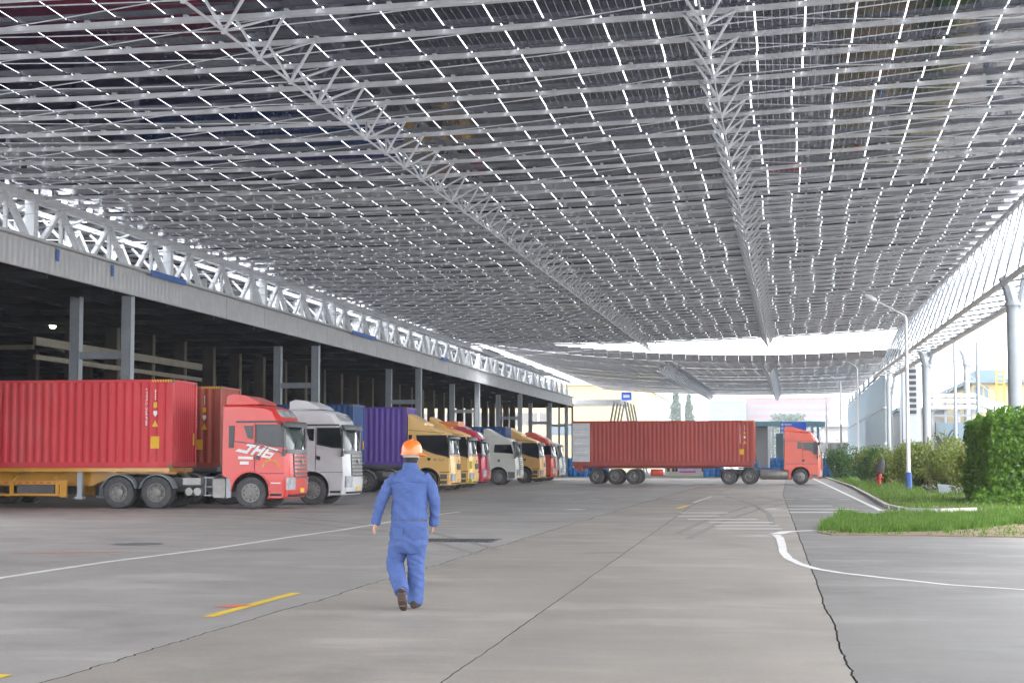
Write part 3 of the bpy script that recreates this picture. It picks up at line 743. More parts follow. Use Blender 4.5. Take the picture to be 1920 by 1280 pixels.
        b.f += [(0, 8, 9, 1), (1, 9, 10, 2), (2, 10, 11, 3), (4, 5, 13, 12), (5, 6, 14, 13), (6, 7, 15, 14), (0, 4, 12, 8), (3, 11, 15, 7)]
        b.build('headlight', M['lamp'], t)
        mz = 2.0
        mb = MB(); mb.box(1.10, 1.16, s * 1.30 - .11, s * 1.30 + .11, 1.98, 2.62); mb.box(1.10, 1.17, s * 1.31 - .10, s * 1.31 + .10, 1.72, 1.93)
        mb.tube([(.95, s * 1.18, 2.72), (1.1, s * 1.3, 2.70), (1.12, s * 1.3, 1.75), (1.0, s * 1.2, 1.72)], .022, 6)
        if kind == 'tall': mb.box(.86, 1.06, s * 1.26 - .05, s * 1.26 + .05, 2.0, 2.7)
        mb.build('mirror', M['darktrim'], t)
    if kind == 'high':
        sideplate('side_window', [(.22, 2.70), (1.00, 2.70), (1.06, 2.4), (1.10, 2.02), (.75, 2.06), (.22, 2.18)], M['glass'], t)
        sideplate('window_seal', [(.17, 2.74), (1.02, 2.74), (1.12, 2.0), (.75, 2.01), (.17, 2.13)], M['darktrim'], t, YS, .006)
        sideplate('quarter_window', [(-.24, 2.70), (.07, 2.70), (.06, 2.26), (-.10, 2.30)], M['glass'], t)
        sideplate('air_intake', [(-.74, 2.70), (-.55, 2.70), (-.58, 1.98), (-.74, 1.98)], M['darktrim'], t)
        sideplate('roof_stripe', [(-.5, 2.80), (1.0, 2.80), (.98, 2.86), (-.5, 2.86)], M['darktrim'], t)
        sideplate('door_gap', [(.125, 1.15), (.135, 2.76), (.15, 2.76), (.14, 1.15)], M['black'], t, YS - .001, .004)
        sideplate('door_gap', [(.14, 1.15), (1.12, 1.15), (1.12, 1.165), (.14, 1.165)], M['black'], t, YS - .001, .004)
        sideplate('step_panel', [(.64, .95), (.66, .58), (1.08, .56), (1.10, .95)], P, t, YS, .03)
        sideplate('step_slot', [(.60, .42), (1.05, .42), (1.05, .50), (.60, .50)], M['black'], t, YS - .001, .006)
        sideplate('door_handle', [(.17, 1.62), (.30, 1.58), (.30, 1.72), (.17, 1.74)], M['darktrim'], t, YS, .03)
        sideplate('door_crease', [(-.6, 2.22), (.2, 2.10), (1.12, 1.80), (1.12, 1.77), (.2, 2.07), (-.6, 2.19)], M['darktrim'] if col == 'red' else P, t, YS, .012)  # dark strip on the red cab paints the shade of the door fold
        front_patch('roof_lamp_panel', fr, 2.98, 3.22, .95, t, M['lamp'], .012, .02, 2)
        b = MB(); n = 7
        pr = [(-.90, 3.40), (-.90, 3.66), (-.70, 3.74), (-.3, 3.70), (.12, 3.52), (.25, 3.40)]
        vs = [(p[0], s * (1.02 - .10 * (p[1] - 3.4)), p[1]) for s in (-1, 1) for p in pr]; n = len(pr)
        b.add(vs, [tuple(range(n)), tuple(range(2 * n - 1, n - 1, -1))] + [(i, i + n, (i + 1) % n + n, (i + 1) % n) for i in range(n)])
        b.build('roof_deflector', P, t, 30)
    elif kind == 'swoop':
        w = [(-.50, 2.80), (-.45, 2.55), (-.28, 2.28), (.0, 2.10), (.45, 1.94), (1.10, 1.80), (1.12, 2.1), (.98, 2.80)]
        sideplate('window_seal', [(-.56, 2.85), (-.50, 2.52), (-.32, 2.23), (-.02, 2.04), (.45, 1.88), (1.13, 1.74), (1.14, 2.1), (.99, 2.85)], M['darktrim'], t, YS, .006)
        sideplate('side_window', w, M['glass'], t)
        sideplate('door_handle', [(.02, 1.72), (.20, 1.70), (.16, 1.58), (.06, 1.58)], M['black'], t, YS, .03)
        sideplate('air_intake', [(-.92, 2.86), (-.76, 2.86), (-.76, 2.48), (-.92, 2.48)], M['black'], t)
        sideplate('bumper_gap', [(.66, .99), (1.16, .99), (1.16, 1.02), (.66, 1.02)], M['black'], t, YS - .001, .004)
        sideplate('step_panel', [(.68, .90), (.68, .66), (1.02, .66), (1.02, .90)], M['chassis'], t, YS, .012)
        sideplate('step_panel', [(.68, .58), (.68, .42), (1.02, .42), (1.02, .58)], M['chassis'], t, YS, .012)
        sideplate('roof_seam', [(-.95, 3.1), (.9, 2.93), (.9, 2.95), (-.95, 3.12)], M['darktrim'], t, YS + .0, .006)
        front_patch('corner_vane', fr, 1.02, 1.86, 1.22, t, P, .02, .04)
        g2 = front_patch('grille_inset', fr, 1.12, 1.42, .5, t, M['darktrim'], .05, .02)
    elif kind == 'tall':
        sideplate('side_window', [(.20, 2.78), (.96, 2.78), (1.0, 2.15), (.72, 2.18), (.58, 2.28), (.20, 2.28)], M['glass'], t)
        sideplate('quarter_window', [(-.13, 2.82), (.10, 2.82), (.10, 2.36), (-.16, 2.36)], M['glass'], t)
        sideplate('door_gap', [(.13, 1.3), (.14, 2.82), (.155, 2.82), (.145, 1.3)], M['black'], t, YS - .001, .004)
        sideplate('door_gap', [(-1.0, 1.36), (1.18, 1.36), (1.18, 1.38), (-1.0, 1.38)], M['darktrim'], t, YS - .001, .004)
        sideplate('door_handle', [(.14, 1.66), (.30, 1.66), (.28, 1.52), (.16, 1.52)], M['darktrim'], t, YS, .03)
        sideplate('rear_edge_trim', [(-1.10, 1.0), (-1.04, 1.0), (-.98, 3.2), (-1.06, 2.9)], M['darktrim'], t, YS, .02)
        sideplate('bumper_intake', [(.72, .68), (1.12, .66), (1.10, .52), (.82, .52)], M['chassis'], t, YS, .01)
        sideplate('cab_seam', [(-1.0, 2.88), (1.05, 2.88), (1.05, 2.90), (-1.0, 2.90)], M['darktrim'], t, YS + .0, .006)
        sideplate('mirror_shroud', [(.92, 2.85), (1.10, 2.85), (1.14, 2.0), (1.0, 2.0)], M['darktrim'], t, YS - .01, .05)
        b = MB(); pr = [(-1.02, 3.5), (-.96, 3.86), (-.6, 3.84), (.1, 3.64), (.7, 3.46)]; n = len(pr)
        vs = [(p[0], s * 1.08, p[1]) for s in (-1, 1) for p in pr]
        b.add(vs, [tuple(range(n)), tuple(range(2 * n - 1, n - 1, -1))] + [(i, i + n, (i + 1) % n + n, (i + 1) % n) for i in range(n)]); b.build('roof_deflector', P, t, 30)
        sideplate('wheel_mudguard', [(-.76, .98), (-.64, .98), (-.64, .30), (-.76, .30)], P, t, YS, .03)
    else:
        sideplate('side_window', [(-.22, 2.62), (.86, 2.62), (1.0, 2.02), (-.28, 2.12)], M['glass'], t)
        sideplate('door_handle', [(-.02, 1.66), (.12, 1.66), (.12, 1.50), (-.02, 1.50)], M['chassis'], t, YS, .03)
        sideplate('step_panel', [(.62, .85), (.62, .45), (1.10, .45), (1.10, .85)], M['chassis'], t, YS, .012)
        b = MB(); pr = [(-1.0, 3.15), (-1.0, 3.62), (-.85, 3.68), (-.6, 3.56), (.15, 3.12)]; n = len(pr)
        vs = [(p[0], s * 1.0, p[1]) for s in (-1, 1) for p in pr]
        b.add(vs, [tuple(range(n)), tuple(range(2 * n - 1, n - 1, -1))] + [(i, i + n, (i + 1) % n + n, (i + 1) % n) for i in range(n)]); b.build('roof_deflector', P, t, 30)
    # rear chassis
    b = MB()
    for s in (-1, 1): b.box(-5.35, -.6, s * .42 - .05, s * .42 + .05, .72, 1.0)
    for xx in (-5.2, -4.0, -2.6, -1.4, -.7): b.box(xx - .05, xx + .05, -.42, .42, .74, .96)
    b.box(-5.3, -1.0, -.3, .3, .55, .74)
    b.build('chassis', M['chassis'], t)
    b = MB(); b.lathe([(0, 1.02), (.55, 1.02), (.55, 1.12), (0, 1.12)], 18, (-3.6, 0, 0), 'z').build('fifth_wheel', M['black'], t)
    add_wheel(t, 0, -1, 'cap' if kind == 'tall' else 'front'); add_wheel(t, 0, 1, 'front')
    ax = (-3.34, -4.70) if kind == 'tall' else (-3.20, -4.50)
    if wheelset:
        for xx in ax:
            for s in (-1, 1): add_wheel(t, xx, s, 'rear', True)
            MB().tube([(xx, -1, .52), (xx, 1, .52)], .09, 8).build('axle', M['chassis'], t)
            for s in (-1, 1):
                fd = MB(); pts = arch(xx, .52, .60, 165, 15, 10); n = len(pts)
                vs = [(p[0], s * yy, p[1]) for yy in (.72, 1.24) for p in pts] + [(p[0], s * yy, p[1] - .02) for yy in (.72, 1.24) for p in pts]
                fd.add(vs, [(i, i + 1, n + i + 1, n + i) for i in range(n - 1)] + [(2 * n + i, 3 * n + i, 3 * n + i + 1, 2 * n + i + 1) for i in range(n - 1)] + [(n + i, n + i + 1, 3 * n + i + 1, 3 * n + i) for i in range(n - 1)])
                fd.build('rear_mudguard', M['chassis'] if kind == 'tall' else M['grey_steel'], t, 40)
    for s in (-1, 1):
        if kind == 'tall':
            MB().lathe([(0, 0), (.30, 0), (.33, .04), (.33, 1.78), (.30, 1.82), (0, 1.82)], 18, (-2.62, s * .92, .66), 'x').build('fuel_tank', M['alu'], t, 40)
        else:
            b = MB(); q = arch(-1.05, .66, .0, 0, 360, 4)
            pts = [(-1.25, .36), (-1.28, .42), (-1.28, .92), (-1.24, .97), (-.90, .97), (-.86, .92), (-.86, .42), (-.90, .36)]
            n = len(pts); vs = [(p[0], s * yy, p[1]) for yy in (.62, 1.18) for p in pts]
            b.add(vs, [tuple(range(n)), tuple(range(2 * n - 1, n - 1, -1))] + [(i, i + n, (i + 1) % n + n, (i + 1) % n) for i in range(n)]); b.build('fuel_tank', M['alu'], t)
            b = MB(); b.lathe([(0, 0), (.13, .0), (.13, .5), (0, .5)], 14, (-2.02, s * 1.14 - (.25 if s < 0 else .25), .56), 'y')
            b.lathe([(0, 0), (.13, .0), (.13, .5), (0, .5)], 14, (-1.74, s * 1.14 - .25, .56), 'y'); b.build('air_tank', M['alu'], t, 40)
            MB().box(-2.22, -1.62, s * 1.16 - .25, s * 1.16 + .05, .78, 1.0).build('battery_box', M['alu'], t)
            b = MB()
            for xx in (-1.60, -1.34): b.box(xx, xx + .04, s * 1.0, s * 1.04, .4, 1.05)
            for z in (.42, .7, 1.0): b.box(-1.60, -1.30, s * .95, s * 1.16, z, z + .03)
            b.build('step_frame', M['grey_steel'], t)
    if wheelset and kind == 'high':
        b = MB(); pts = arch(0, .55, .74, 195, 150, 5)
        for s in (-1, 1): b.box(-.82, -.66, s * 1.2 - .03, s * 1.2 + .03, .36, 1.0)
        b.build('mud_flap', M['grey_steel'], t)
    return t
ROTT = R(1.0)
# container
def container(label, x, y, rz, col, z0, L=12.19, Hh=2.9, marks='full', door_open=False, stick_front=True):
    t = thing('shipping_container', label, 'container', (x, y, z0), rz, 'shipping containers on trailers'); P = M[col]
    # x: 0 at front end, -L at rear; width centred
    Wd = 1.219; n = int((L - .4) / .278); cd = .018 if marks == 'far' else .036
    for s in (-1, 1):
        b = MB(); xs = []; x0 = -.16; pitch = (L - .32) / n
        for i in range(n): 
            a = x0 - i * pitch; xs += [(a, 0), (a - pitch * .26, 0), (a - pitch * .5, cd), (a - pitch * .76, cd)]
        xs.append((-L + .16, 0)); vs = []
        for (xx, d) in xs: vs += [(xx, s * (Wd - .012 - d), .17), (xx, s * (Wd - .012 - d), Hh - .09)]
        b.add(vs, [(2 * i, 2 * i + 2, 2 * i + 3, 2 * i + 1) for i in range(len(xs) - 1)]); b.build('side_wall', P, t)
    b = MB(); ys_ = []; nn = 11; pitch = (2 * Wd - .3) / nn
    for i in range(nn): a = -Wd + .15 + i * pitch; ys_ += [(a, 0), (a + pitch * .26, 0), (a + pitch * .5, .04), (a + pitch * .76, .04)]
    ys_.append((Wd - .15, 0)); vs = []
    for (yy, d) in ys_: vs += [(-.03 - d, yy, .17), (-.03 - d, yy, Hh - .09)]
    b.add(vs, [(2 * i, 2 * i + 2, 2 * i + 3, 2 * i + 1) for i in range(len(ys_) - 1)]); b.build('front_wall', P, t)
    for xx in (-.16, -L):
        for s in (-1, 1): MB().box(xx, xx + .16, s * Wd - (.15 if s > 0 else 0), s * Wd + (.15 if s < 0 else 0), .118, Hh - .118).build('corner_post', P, t)
    b = MB()
    for s in (-1, 1):
        y0 = min(s * Wd, s * (Wd - .06)); b.box(-L + .16, -.16, y0, y0 + .06, Hh - .09, Hh - .01); b.box(-L + .16, -.16, y0, y0 + .06, -.006, .17)
    for z0_, z1_ in ((.02, .17), (Hh - .09, Hh - .01)): b.box(-.07, -.01, -Wd + .15, Wd - .15, z0_, z1_)
    b.build('rail', P, t)
    b = MB()
    for xx in (-.178, -L):
        for s in (-1, 1):
            for zz in (0, Hh - .118): b.box(xx, xx + .178, s * Wd - (.162 if s > 0 else 0), s * Wd + (.162 if s < 0 else 0), zz, zz + .118)
    b.build('corner_casting', mat('casting_' + col, (.2, .13, .09), .8, 0, .3, 5), t)
    MB().box(-L + .02, -.03, -Wd + .02, Wd - .02, Hh - .05, Hh - .02).build('roof', P, t)
    MB().box(-L + .02, -.03, -Wd + .02, Wd - .02, .05, .12).build('floor', M['chassis'], t)
    for s in (-1, 1):
        if door_open and s < 0:
            d = MB(); d.box(-L + .02, -L + 1.20, -Wd - .10, -Wd - .05, .14, Hh - .16)
            for z in (.55, 1.15, 1.75, 2.3): d.add([(-L + .1, -Wd - .10, z), (-L + 1.1, -Wd - .10, z), (-L + 1.1, -Wd - .135, z + .04), (-L + .1, -Wd - .135, z + .04), (-L + 1.1, -Wd - .135, z + .22), (-L + .1, -Wd - .135, z + .22), (-L + 1.1, -Wd - .10, z + .26), (-L + .1, -Wd - .10, z + .26)], [(0, 1, 2, 3), (3, 2, 4, 5), (5, 4, 6, 7)])
            d.build('door', M['ibc'], t, label='pale inner face of a container door swung open against the side')
        else:
            MB().box(-L + .0, -L + .05, *(sorted((s * .01, s * (Wd - .15)))), .14, Hh - .13).build('door', P, t)
    if marks:
        yv = -Wd - .004
        def plate(nm, pts, m): MB().poly(pts, yv, .003).build(nm, m, t)
        zc = Hh
        if marks == 'full': plate('warning_label', [(-.75, .62), (-.45, .62), (-.45, 1.02), (-.75, 1.02)], M['sticker'])
        else: plate('warning_label', [(-.95, .62), (-.66, .62), (-.66, .98), (-.95, .98)], M['sticker'])
        plate('warning_triangle', [(-.71, 1.34), (-.49, 1.34), (-.60, 1.56)], M['sticker'])
        plate('yellow_mark', [(-.66, 1.96), (-.54, 1.96), (-.54, 2.14), (-.66, 2.14)], M['sticker'])
        plate('white_shield', [(-.66, 1.86), (-.54, 1.86), (-.53, 1.76), (-.60, 1.66), (-.67, 1.76)], M['whiteprint'])
        b = MB(); rr = random.Random(5); z = Hh - .35
        while z > 1.35:      # painted code, column of small glyph-like marks (unreadable in the photograph)
            h = rr.uniform(.035, .06)
            for q in range(3):
                if rr.random() < .8: b.poly([(-.93 + q * .022, z), (-.915 + q * .022, z), (-.915 + q * .022, z + h), (-.93 + q * .022, z + h)], yv, .003)
            z -= h + rr.choice((.015, .02, .05))
        z = Hh - .38
        while z > 2.2:
            h = rr.uniform(.03, .05); b.poly([(-.62, z), (-.58, z), (-.58, z + h), (-.62, z + h)], yv, .003); z -= h + .02
        b.build('painted_code', M['whiteprint'], t)
        b = MB()
        for i in range(8): a = -.03 - i * .09; b.poly([(a, Hh - .088), (a - .05, Hh - .088), (a - .08, Hh - .012), (a - .03, Hh - .012)], yv - .001, .003)
        b.build('hazard_stripe', M['sticker'], t)
    if stick_front: MB().box(-.006, .012, Wd - .42, Wd - .27, .75, 1.15).build('front_label', M['sticker'], t)
    return t
def trailer(label, x, y, rz, col, z0, L=12.2, bd=.62, axles=(-10.7, -9.4, -8.1), guard=True, tank=False, legs=True, kp=-.0):
    t = thing('container_trailer', label, 'trailer', (x, y, 0), rz, 'container trailers'); P = M[col]
    b = MB()
    for s in (-1, 1):     # gooseneck main beams
        for (xa, xb, za, zb) in ((-2.1, -.1, z0 - .22, z0 - .01), (-L, -3.0, z0 - bd, z0 - .01)): b.box(xa, xb, s * .5 - .07, s * .5 + .07, za, zb)
        b.add([(-2.1, s * .5 - .07, z0 - .22), (-3.0, s * .5 - .07, z0 - bd), (-3.0, s * .5 - .07, z0 - .01), (-2.1, s * .5 - .07, z0 - .01),
               (-2.1, s * .5 + .07, z0 - .22), (-3.0, s * .5 + .07, z0 - bd), (-3.0, s * .5 + .07, z0 - .01), (-2.1, s * .5 + .07, z0 - .01)],
              [(0, 1, 2, 3), (7, 6, 5, 4), (0, 4, 5, 1), (3, 2, 6, 7)])
    for xx in (-.2, -2, -4.8, -6.4, -8, -10, -L + .1): b.box(xx - .07, xx + .07, -1.2, 1.2, z0 - .16, z0 - .01)
    for s in (-1, 1): b.box(-L, -.1, s * 1.16 - .03, s * 1.16 + .03, z0 - .14, z0 - .02)
    b.build('frame', P, t)
    if legs:
        for s in (-1, 1): MB().box(-3.33, -3.18, s * .95 - .08, s * .95 + .08, .38, z0 - .15).box(-3.40, -3.11, s * .95 - .15, s * .95 + .15, .30, .38).build('landing_leg', M['grey_steel'], t)
    for xx in axles:
        for s in (-1, 1): add_wheel(t, xx, s, 'rear', True)
        MB().tube([(xx, -1, .52), (xx, 1, .52)], .08, 8).build('axle', M['chassis'], t)
        b = MB()
        for s in (-1, 1): b.box(xx - .45, xx + .45, s * .45 - .05, s * .45 + .05, .62, .72)
        b.build('leaf_spring', M['chassis'], t)
    if guard:
        for s in (-1, 1):
            b = MB(); b.box(-6.4, -3.75, s * 1.2 - .03, s * 1.2 + .03, .78, .90).box(-6.4, -3.75, s * 1.2 - .03, s * 1.2 + .03, .40, .48)
            for xx in (-5.6, -4.95 + .95): b.box(xx, xx + .12, s * 1.2 - .04, s * 1.2 + .04, .40, .90)
            b.box(-3.85, -3.62, s * 1.2 - .05, s * 1.2 + .05, .36, .92)
            for xx in (-5.5, -4.1): b.tube([(xx, s * 1.2, .9), (xx + .1, s * 1.0, 1.1), (xx + .12, s * .6, 1.15)], .03, 6)
            g_ = b.build('side_guard', P, t)
            b = MB()
            for i in range(10): b.box(-6.3 + i * .25, -6.17 + i * .25, s * 1.2 - .036, s * 1.2 + .036, .82, .86)
            b.build('reflector_tape', M['hydrant'], g_)
            MB().box(-5.4, -4.1, s * 1.0 - .1, s * 1.0 + .1, .42, .80).build('tool_box', M['chassis'], t)
    if tank: 
        MB().lathe([(0, 0), (.2, 0), (.24, .05), (.24, .78), (.2, .83), (0, .83)], 16, (-6.9, -.98, .78), 'x').build('air_tank', M['orange_red'], t, 40)
    return t

def Xat(px, Y): return at_y(px, 864, Y).x
CZ = 1.34
# nearest rig, red tractor and red container
fx, fy = Xat(468.5, 53.6), 54.85
tr1 = tractor('red high-roof tractor unit with white slanted lettering on the door, nearest in the parked row', fx, fy, ROTT, 'high', 'red')
def letter(strokes):
    b = MB(); c, s_ = math.cos(R(-12)), math.sin(R(-12))
    for q in strokes:
        pts = [((x + .75 * z) , z * 1.4) for x, z in q]; pts = [(-.46 + x * c - z * s_, 2.02 + x * s_ + z * c - .16) for x, z in pts]; b.poly(pts, -1.252, .004)
    b.build('lettering', M['whiteprint'], tr1)
letter([[(.12, .24), (.42, .24), (.42, .18), (.12, .18)], [(.26, .18), (.35, .18), (.35, .0), (.26, .0)], [(-.06, .0), (.26, .0), (.26, .07), (-.02, .07)]])
letter([[(.46, .0), (.55, .0), (.55, .26), (.46, .26)], [(.55, .10), (.68, .10), (.68, .17), (.55, .17)], [(.68, .0), (.77, .0), (.77, .26), (.68, .26)]])
letter([[(.82, .0), (.90, .0), (.90, .26), (.82, .26)], [(.90, .20), (1.16, .20), (1.16, .26), (.90, .26)], [(.90, .0), (1.14, .0), (1.14, .055), (.90, .055)], [(1.07, .055), (1.14, .055), (1.14, .15), (1.07, .15)], [(.90, .10), (1.07, .10), (1.07, .15), (.90, .15)]])
sideplate('door_decal', [(-.42, 1.62), (.08, 1.60), (.08, 1.69), (-.42, 1.71)], M['whiteprint'], tr1, YS, .004, False)
sideplate('door_decal', [(-.36, 1.44), (-.06, 1.44), (-.06, 1.54), (-.36, 1.54)], M['whiteprint'], tr1, YS, .004, False)
sideplate('door_decal', [(.70, .82), (1.02, .82), (1.02, .86), (.70, .86)], M['whiteprint'], tr1, YS - .02, .02, False)
b = MB(); b.tube([(.68 + .28 * math.cos(R(a)), -1.247, 1.30 + .28 * math.sin(R(a))) for a in range(10, 171, 16)], .022, 4); b.build('arc_decal', M['laneyellow'], tr1)
cfx = Xat(321, 53.6)
container('bright red forty-foot container with yellow labels, on the nearest trailer', cfx, fy, ROTT, 'cont_red', CZ)
trailer('ochre skeletal trailer with striped side guard under the bright red container', cfx, fy, ROTT, 'ochre', CZ, tank=False)
# silver rig
fx2, fy2 = Xat(583, 58.9), 60.2
tractor('silver grey high-roof tractor unit with tall slatted grille, second in the parked row', fx2, fy2, ROTT, 'high', 'silver')
cfx2 = Xat(410, 58.9)
container('brownish rust-red container just behind the bright red one', cfx2, fy2, ROTT, 'cont_brown', CZ, marks='second')
trailer('dark skeletal trailer under the brownish container behind the red rig', cfx2, fy2, ROTT, 'chassis', CZ, guard=False)
# dark blue container without a tractor
bx = Xat(660, 78.9)
container('dark blue container standing between the silver tractor and the purple container', bx, 80.2, ROTT, 'cont_blue', 1.36, marks=None)
trailer('dark trailer under the dark blue container, no tractor coupled', bx, 80.2, ROTT, 'chassis', 1.36, guard=False)
# purple container, yellow tractor
fx3, fy3 = Xat(799, 83.6), 84.9
pcx = Xat(761, 83.6)
container('purple container behind the walking man, coupled to the nearest yellow tractor', pcx, fy3, ROTT, 'cont_purple', 1.36, marks=None, stick_front=False)
trailer('grey trailer carrying the purple container', pcx, fy3, ROTT, 'chassis', 1.36, guard=False, legs=False)
ty1 = tractor('yellow tractor unit with swooping side window, right behind the man in the orange helmet', fx3, fy3, ROTT, 'swoop', 'yellow')
b = MB(); b.lathe([(0, 0), (.13, 0), (.13, .004), (0, .004)], 16, (-.42, -1.252, 1.98), 'y'); b.build('blue_decal', mat('pale_blue_decal', (.25, .5, .75), .5), ty1)
text_part('W  7 2 5', .15, ty1, M['chassis'], (.32, -1.252, 1.56), .2)
fx4, fy4 = Xat(838, 90), 91.2
ty2 = tractor('second yellow tractor unit with orange roof deflector and lime yellow bumper corner', fx4, fy4, ROTT, 'swoop', 'yellow')
MB().box(-.55, .55, -1.0, .9, 3.42, 3.68).build('roof_box', M['orange'], ty2)
b = MB().box(1.16, 1.34, -1.22, -.75, .42, .62).box(1.16, 1.33, -1.2, -.85, 1.15, 1.55); b.build('lime_trim', mat('lime_yellow_trim', (.62, .6, .03), .4), ty2)
fx5, fy5 = Xat(868, 99), 100.0
tractor('crimson tractor unit mostly hidden between the yellow and the cream ones', fx5, fy5, ROTT, 'high', 'crimson')
fx6, fy6 = Xat(933.5, 110), 111.2
tractor('cream white tractor unit with sloping roof deflector, beside the crimson one', fx6, fy6, ROTT, 'mid', 'white')
fx7, fy7 = Xat(981, 120.5), 121.6
tractor('third yellow tractor unit, farthest of the yellow ones, with red deflector behind', fx7, fy7, ROTT, 'swoop', 'yellow')
tractor('orange-red tractor unit showing only its nose past the farthest yellow one', Xat(1005, 127), 128.2, ROTT, 'high', 'orange_red')
tractor('pale green white tractor unit at the far end of the parked row', Xat(1022, 134), 135.2, ROTT, 'mid', 'palegreen')
container('dark blue container seen over the roof of the cream tractor', Xat(948, 114.3), 115.5, ROTT, 'cont_blue', 1.30, Hh=2.59, marks=None, stick_front=False)
trailer('trailer under the far dark blue container behind the cream tractor', Xat(948, 114.3), 115.5, ROTT, 'chassis', 1.30, guard=False, legs=False)
# rig driving across the far yard
RF = R(-2.0); YF = 114.5
fxm = Xat(1501.5, YF); tm = (fxm, YF + 1.25)
tractor('orange-red sleeper tractor unit pulling a container across the far yard', tm[0], tm[1], RF, 'tall', 'orange_red', group='vehicles crossing the yard')
cm = Vector((tm[0], tm[1], 0)) + Matrix.Rotation(RF, 3, 'Z') @ Vector((-3.02, 0, 0))
container('rust-red container with its rear door folded open, crossing the far yard', cm.x, cm.y, RF, 'cont_rust', 1.36, marks='far', door_open=True)
tl_ = trailer('dark red trailer with an orange air tank under the container crossing the yard', cm.x, cm.y, RF, 'cont_rust', 1.36, bd=.30, axles=(-10.55, -9.3, -8.03), guard=False, tank=True, legs=False)
MB().box(-11.9, -11.6, -1.2, 1.2, .85, 1.2).build('rear_bumper', M['cont_rust'], tl_)
MB().box(-11.62, -11.58, -1.0, -.8, .95, 1.1).build('tail_lamp', M['orangelamp'], tl_)

# ---------------------------------------------------------------- lamp posts
for (px, py, yt, arm, lb) in ((1704, 918, 592, (1630, 557), 'nearest tall white lamp post with blue painted foot, in the grass verge'),
                              (1610, 897, 688, (1555, 658), 'second white lamp post with blue foot, left of the nearest one'),
                              (1578, 891, 714, (1528, 696), 'third white lamp post, in front of the white plastic tank'),
                              (1551, 888, 745, (1512, 733), 'farthest white lamp post, just right of the crossing tractor')):
    p = at_z(px, py); top = at_y(px, yt, p.y); a = at_y(*arm, p.y)
    t = thing('lamp_post', lb, 'lamp post', p, 0, 'white lamp posts along the verge')
    H_ = top.z; ax = a.x - p.x; az = a.z
    MB().tube([(0, 0, .0), (0, 0, .95)], .17, 14).build('blue_foot', M['lampblue'], t, 40)
    MB().tube([(0, 0, .0), (0, 0, H_ * .5), (0, 0, H_ - .15), (-.06, 0, H_)], [.115, .095, .07, .06], 12).build('pole', M['lampwhite'], t, 40)
    MB().tube([(-.06, 0, H_), (ax * .8, 0, H_ + (az - H_) * .8)], [.055, .045], 8).build('arm', M['lampwhite'], t, 40)
    s = MB(); d = Vector((ax, 0, az - H_)).normalized(); q = Vector((ax * .8, 0, H_ + (az - H_) * .8))
    s.tube([q, q + d * .12, q + d * .5, q + d * .72], [.05, .13, .14, .05], 8); s.build('lamp_head', M['lampwhite'], t, 40)

# ---------------------------------------------------------------- vegetation
def leaves(name, pts, size, m, parent=None, up=.3, **kw):
    n = len(pts); P = np.asarray(pts); a = np.random.normal(size=(n, 3)); a[:, 2] = np.abs(a[:, 2]) * up + .1
    nrm = a / np.linalg.norm(a, axis=1)[:, None]; r = np.random.normal(size=(n, 3)); u = np.cross(nrm, r); u /= np.linalg.norm(u, axis=1)[:, None]; v = np.cross(nrm, u)
    s = size * np.random.uniform(.6, 1.3, (n, 1)); V = np.empty((n, 4, 3))
    V[:, 0] = P - u * s * .9; V[:, 1] = P - v * s * .45 + nrm * s * .12; V[:, 2] = P + u * s * 1.0; V[:, 3] = P + v * s * .45 + nrm * s * .12
    return put(name, fastmesh(name, V.reshape(-1, 3), np.arange(n * 4).reshape(-1, 4), m), parent, **kw)
def blob_pts(n, c, r, nb=14, seed=0):
    rs = np.random.RandomState(seed); cs = []
    for _ in range(nb):
        a = rs.normal(size=3); a /= np.linalg.norm(a); a *= rs.uniform(.25, .75); cs.append((np.array(c) + a * np.array(r), rs.uniform(.35, .6)))
    out = []
    for cc, s in cs:
        d = rs.normal(size=(n // nb, 3)); d /= np.linalg.norm(d, axis=1)[:, None]; rad = rs.uniform(.55, 1.05, (n // nb, 1))
        out.append(cc + d * rad * np.array(r) * s)
    o = np.concatenate(out); return o[o[:, 2] > .02]
# clipped hedge
hd = thing('clipped_hedge', 'tall clipped green hedge block filling the right edge of the view', 'hedge', (0, 0, 0))
hp = []
hx0, hx1, hy0, hy1, hz = Xat(1856, 61.5), 13.0, 61.5, 70.0, 3.22
rs = np.random.RandomState(4)
for face in ('f', 'l', 't'):
    n = {'f': 15000, 'l': 9000, 't': 7000}[face]; u = rs.uniform(0, 1, n); v = rs.uniform(0, 1, n); dpt = np.abs(rs.normal(0, .12, n))
    bmp = np.array([.24 * noise.noise(Vector((a * 7, b_ * 4, ord(face)))) + .18 * noise.noise(Vector((a * 30, b_ * 18, 3))) for a, b_ in zip(u, v)])
    if face == 'f': hp.append(np.stack([hx0 + u * (hx1 - hx0), hy0 + dpt + bmp, v * hz + bmp * .3], 1))
    if face == 'l': hp.append(np.stack([hx0 + dpt + bmp, hy0 + u * (hy1 - hy0), v * hz], 1))
    if face == 't': hp.append(np.stack([hx0 + u * (hx1 - hx0), hy0 + v * (hy1 - hy0), hz - dpt + bmp], 1))
sp = []
for _ in range(260):   # stray sprigs
    x, yv = rs.uniform(hx0, hx1), rs.uniform(hy0, hy0 + 2); h = rs.uniform(.05, .35)
    for k in range(7): sp.append((x + rs.normal(0, .02), yv, hz + h * k / 7))
hp.append(np.array(sp)); hp.append(np.stack([hx0 - .1 + rs.uniform(-.5, 1.5, 2600), hy0 - .3 + rs.uniform(-.5, .6, 2600), np.abs(rs.normal(0, .28, 2600))], 1))
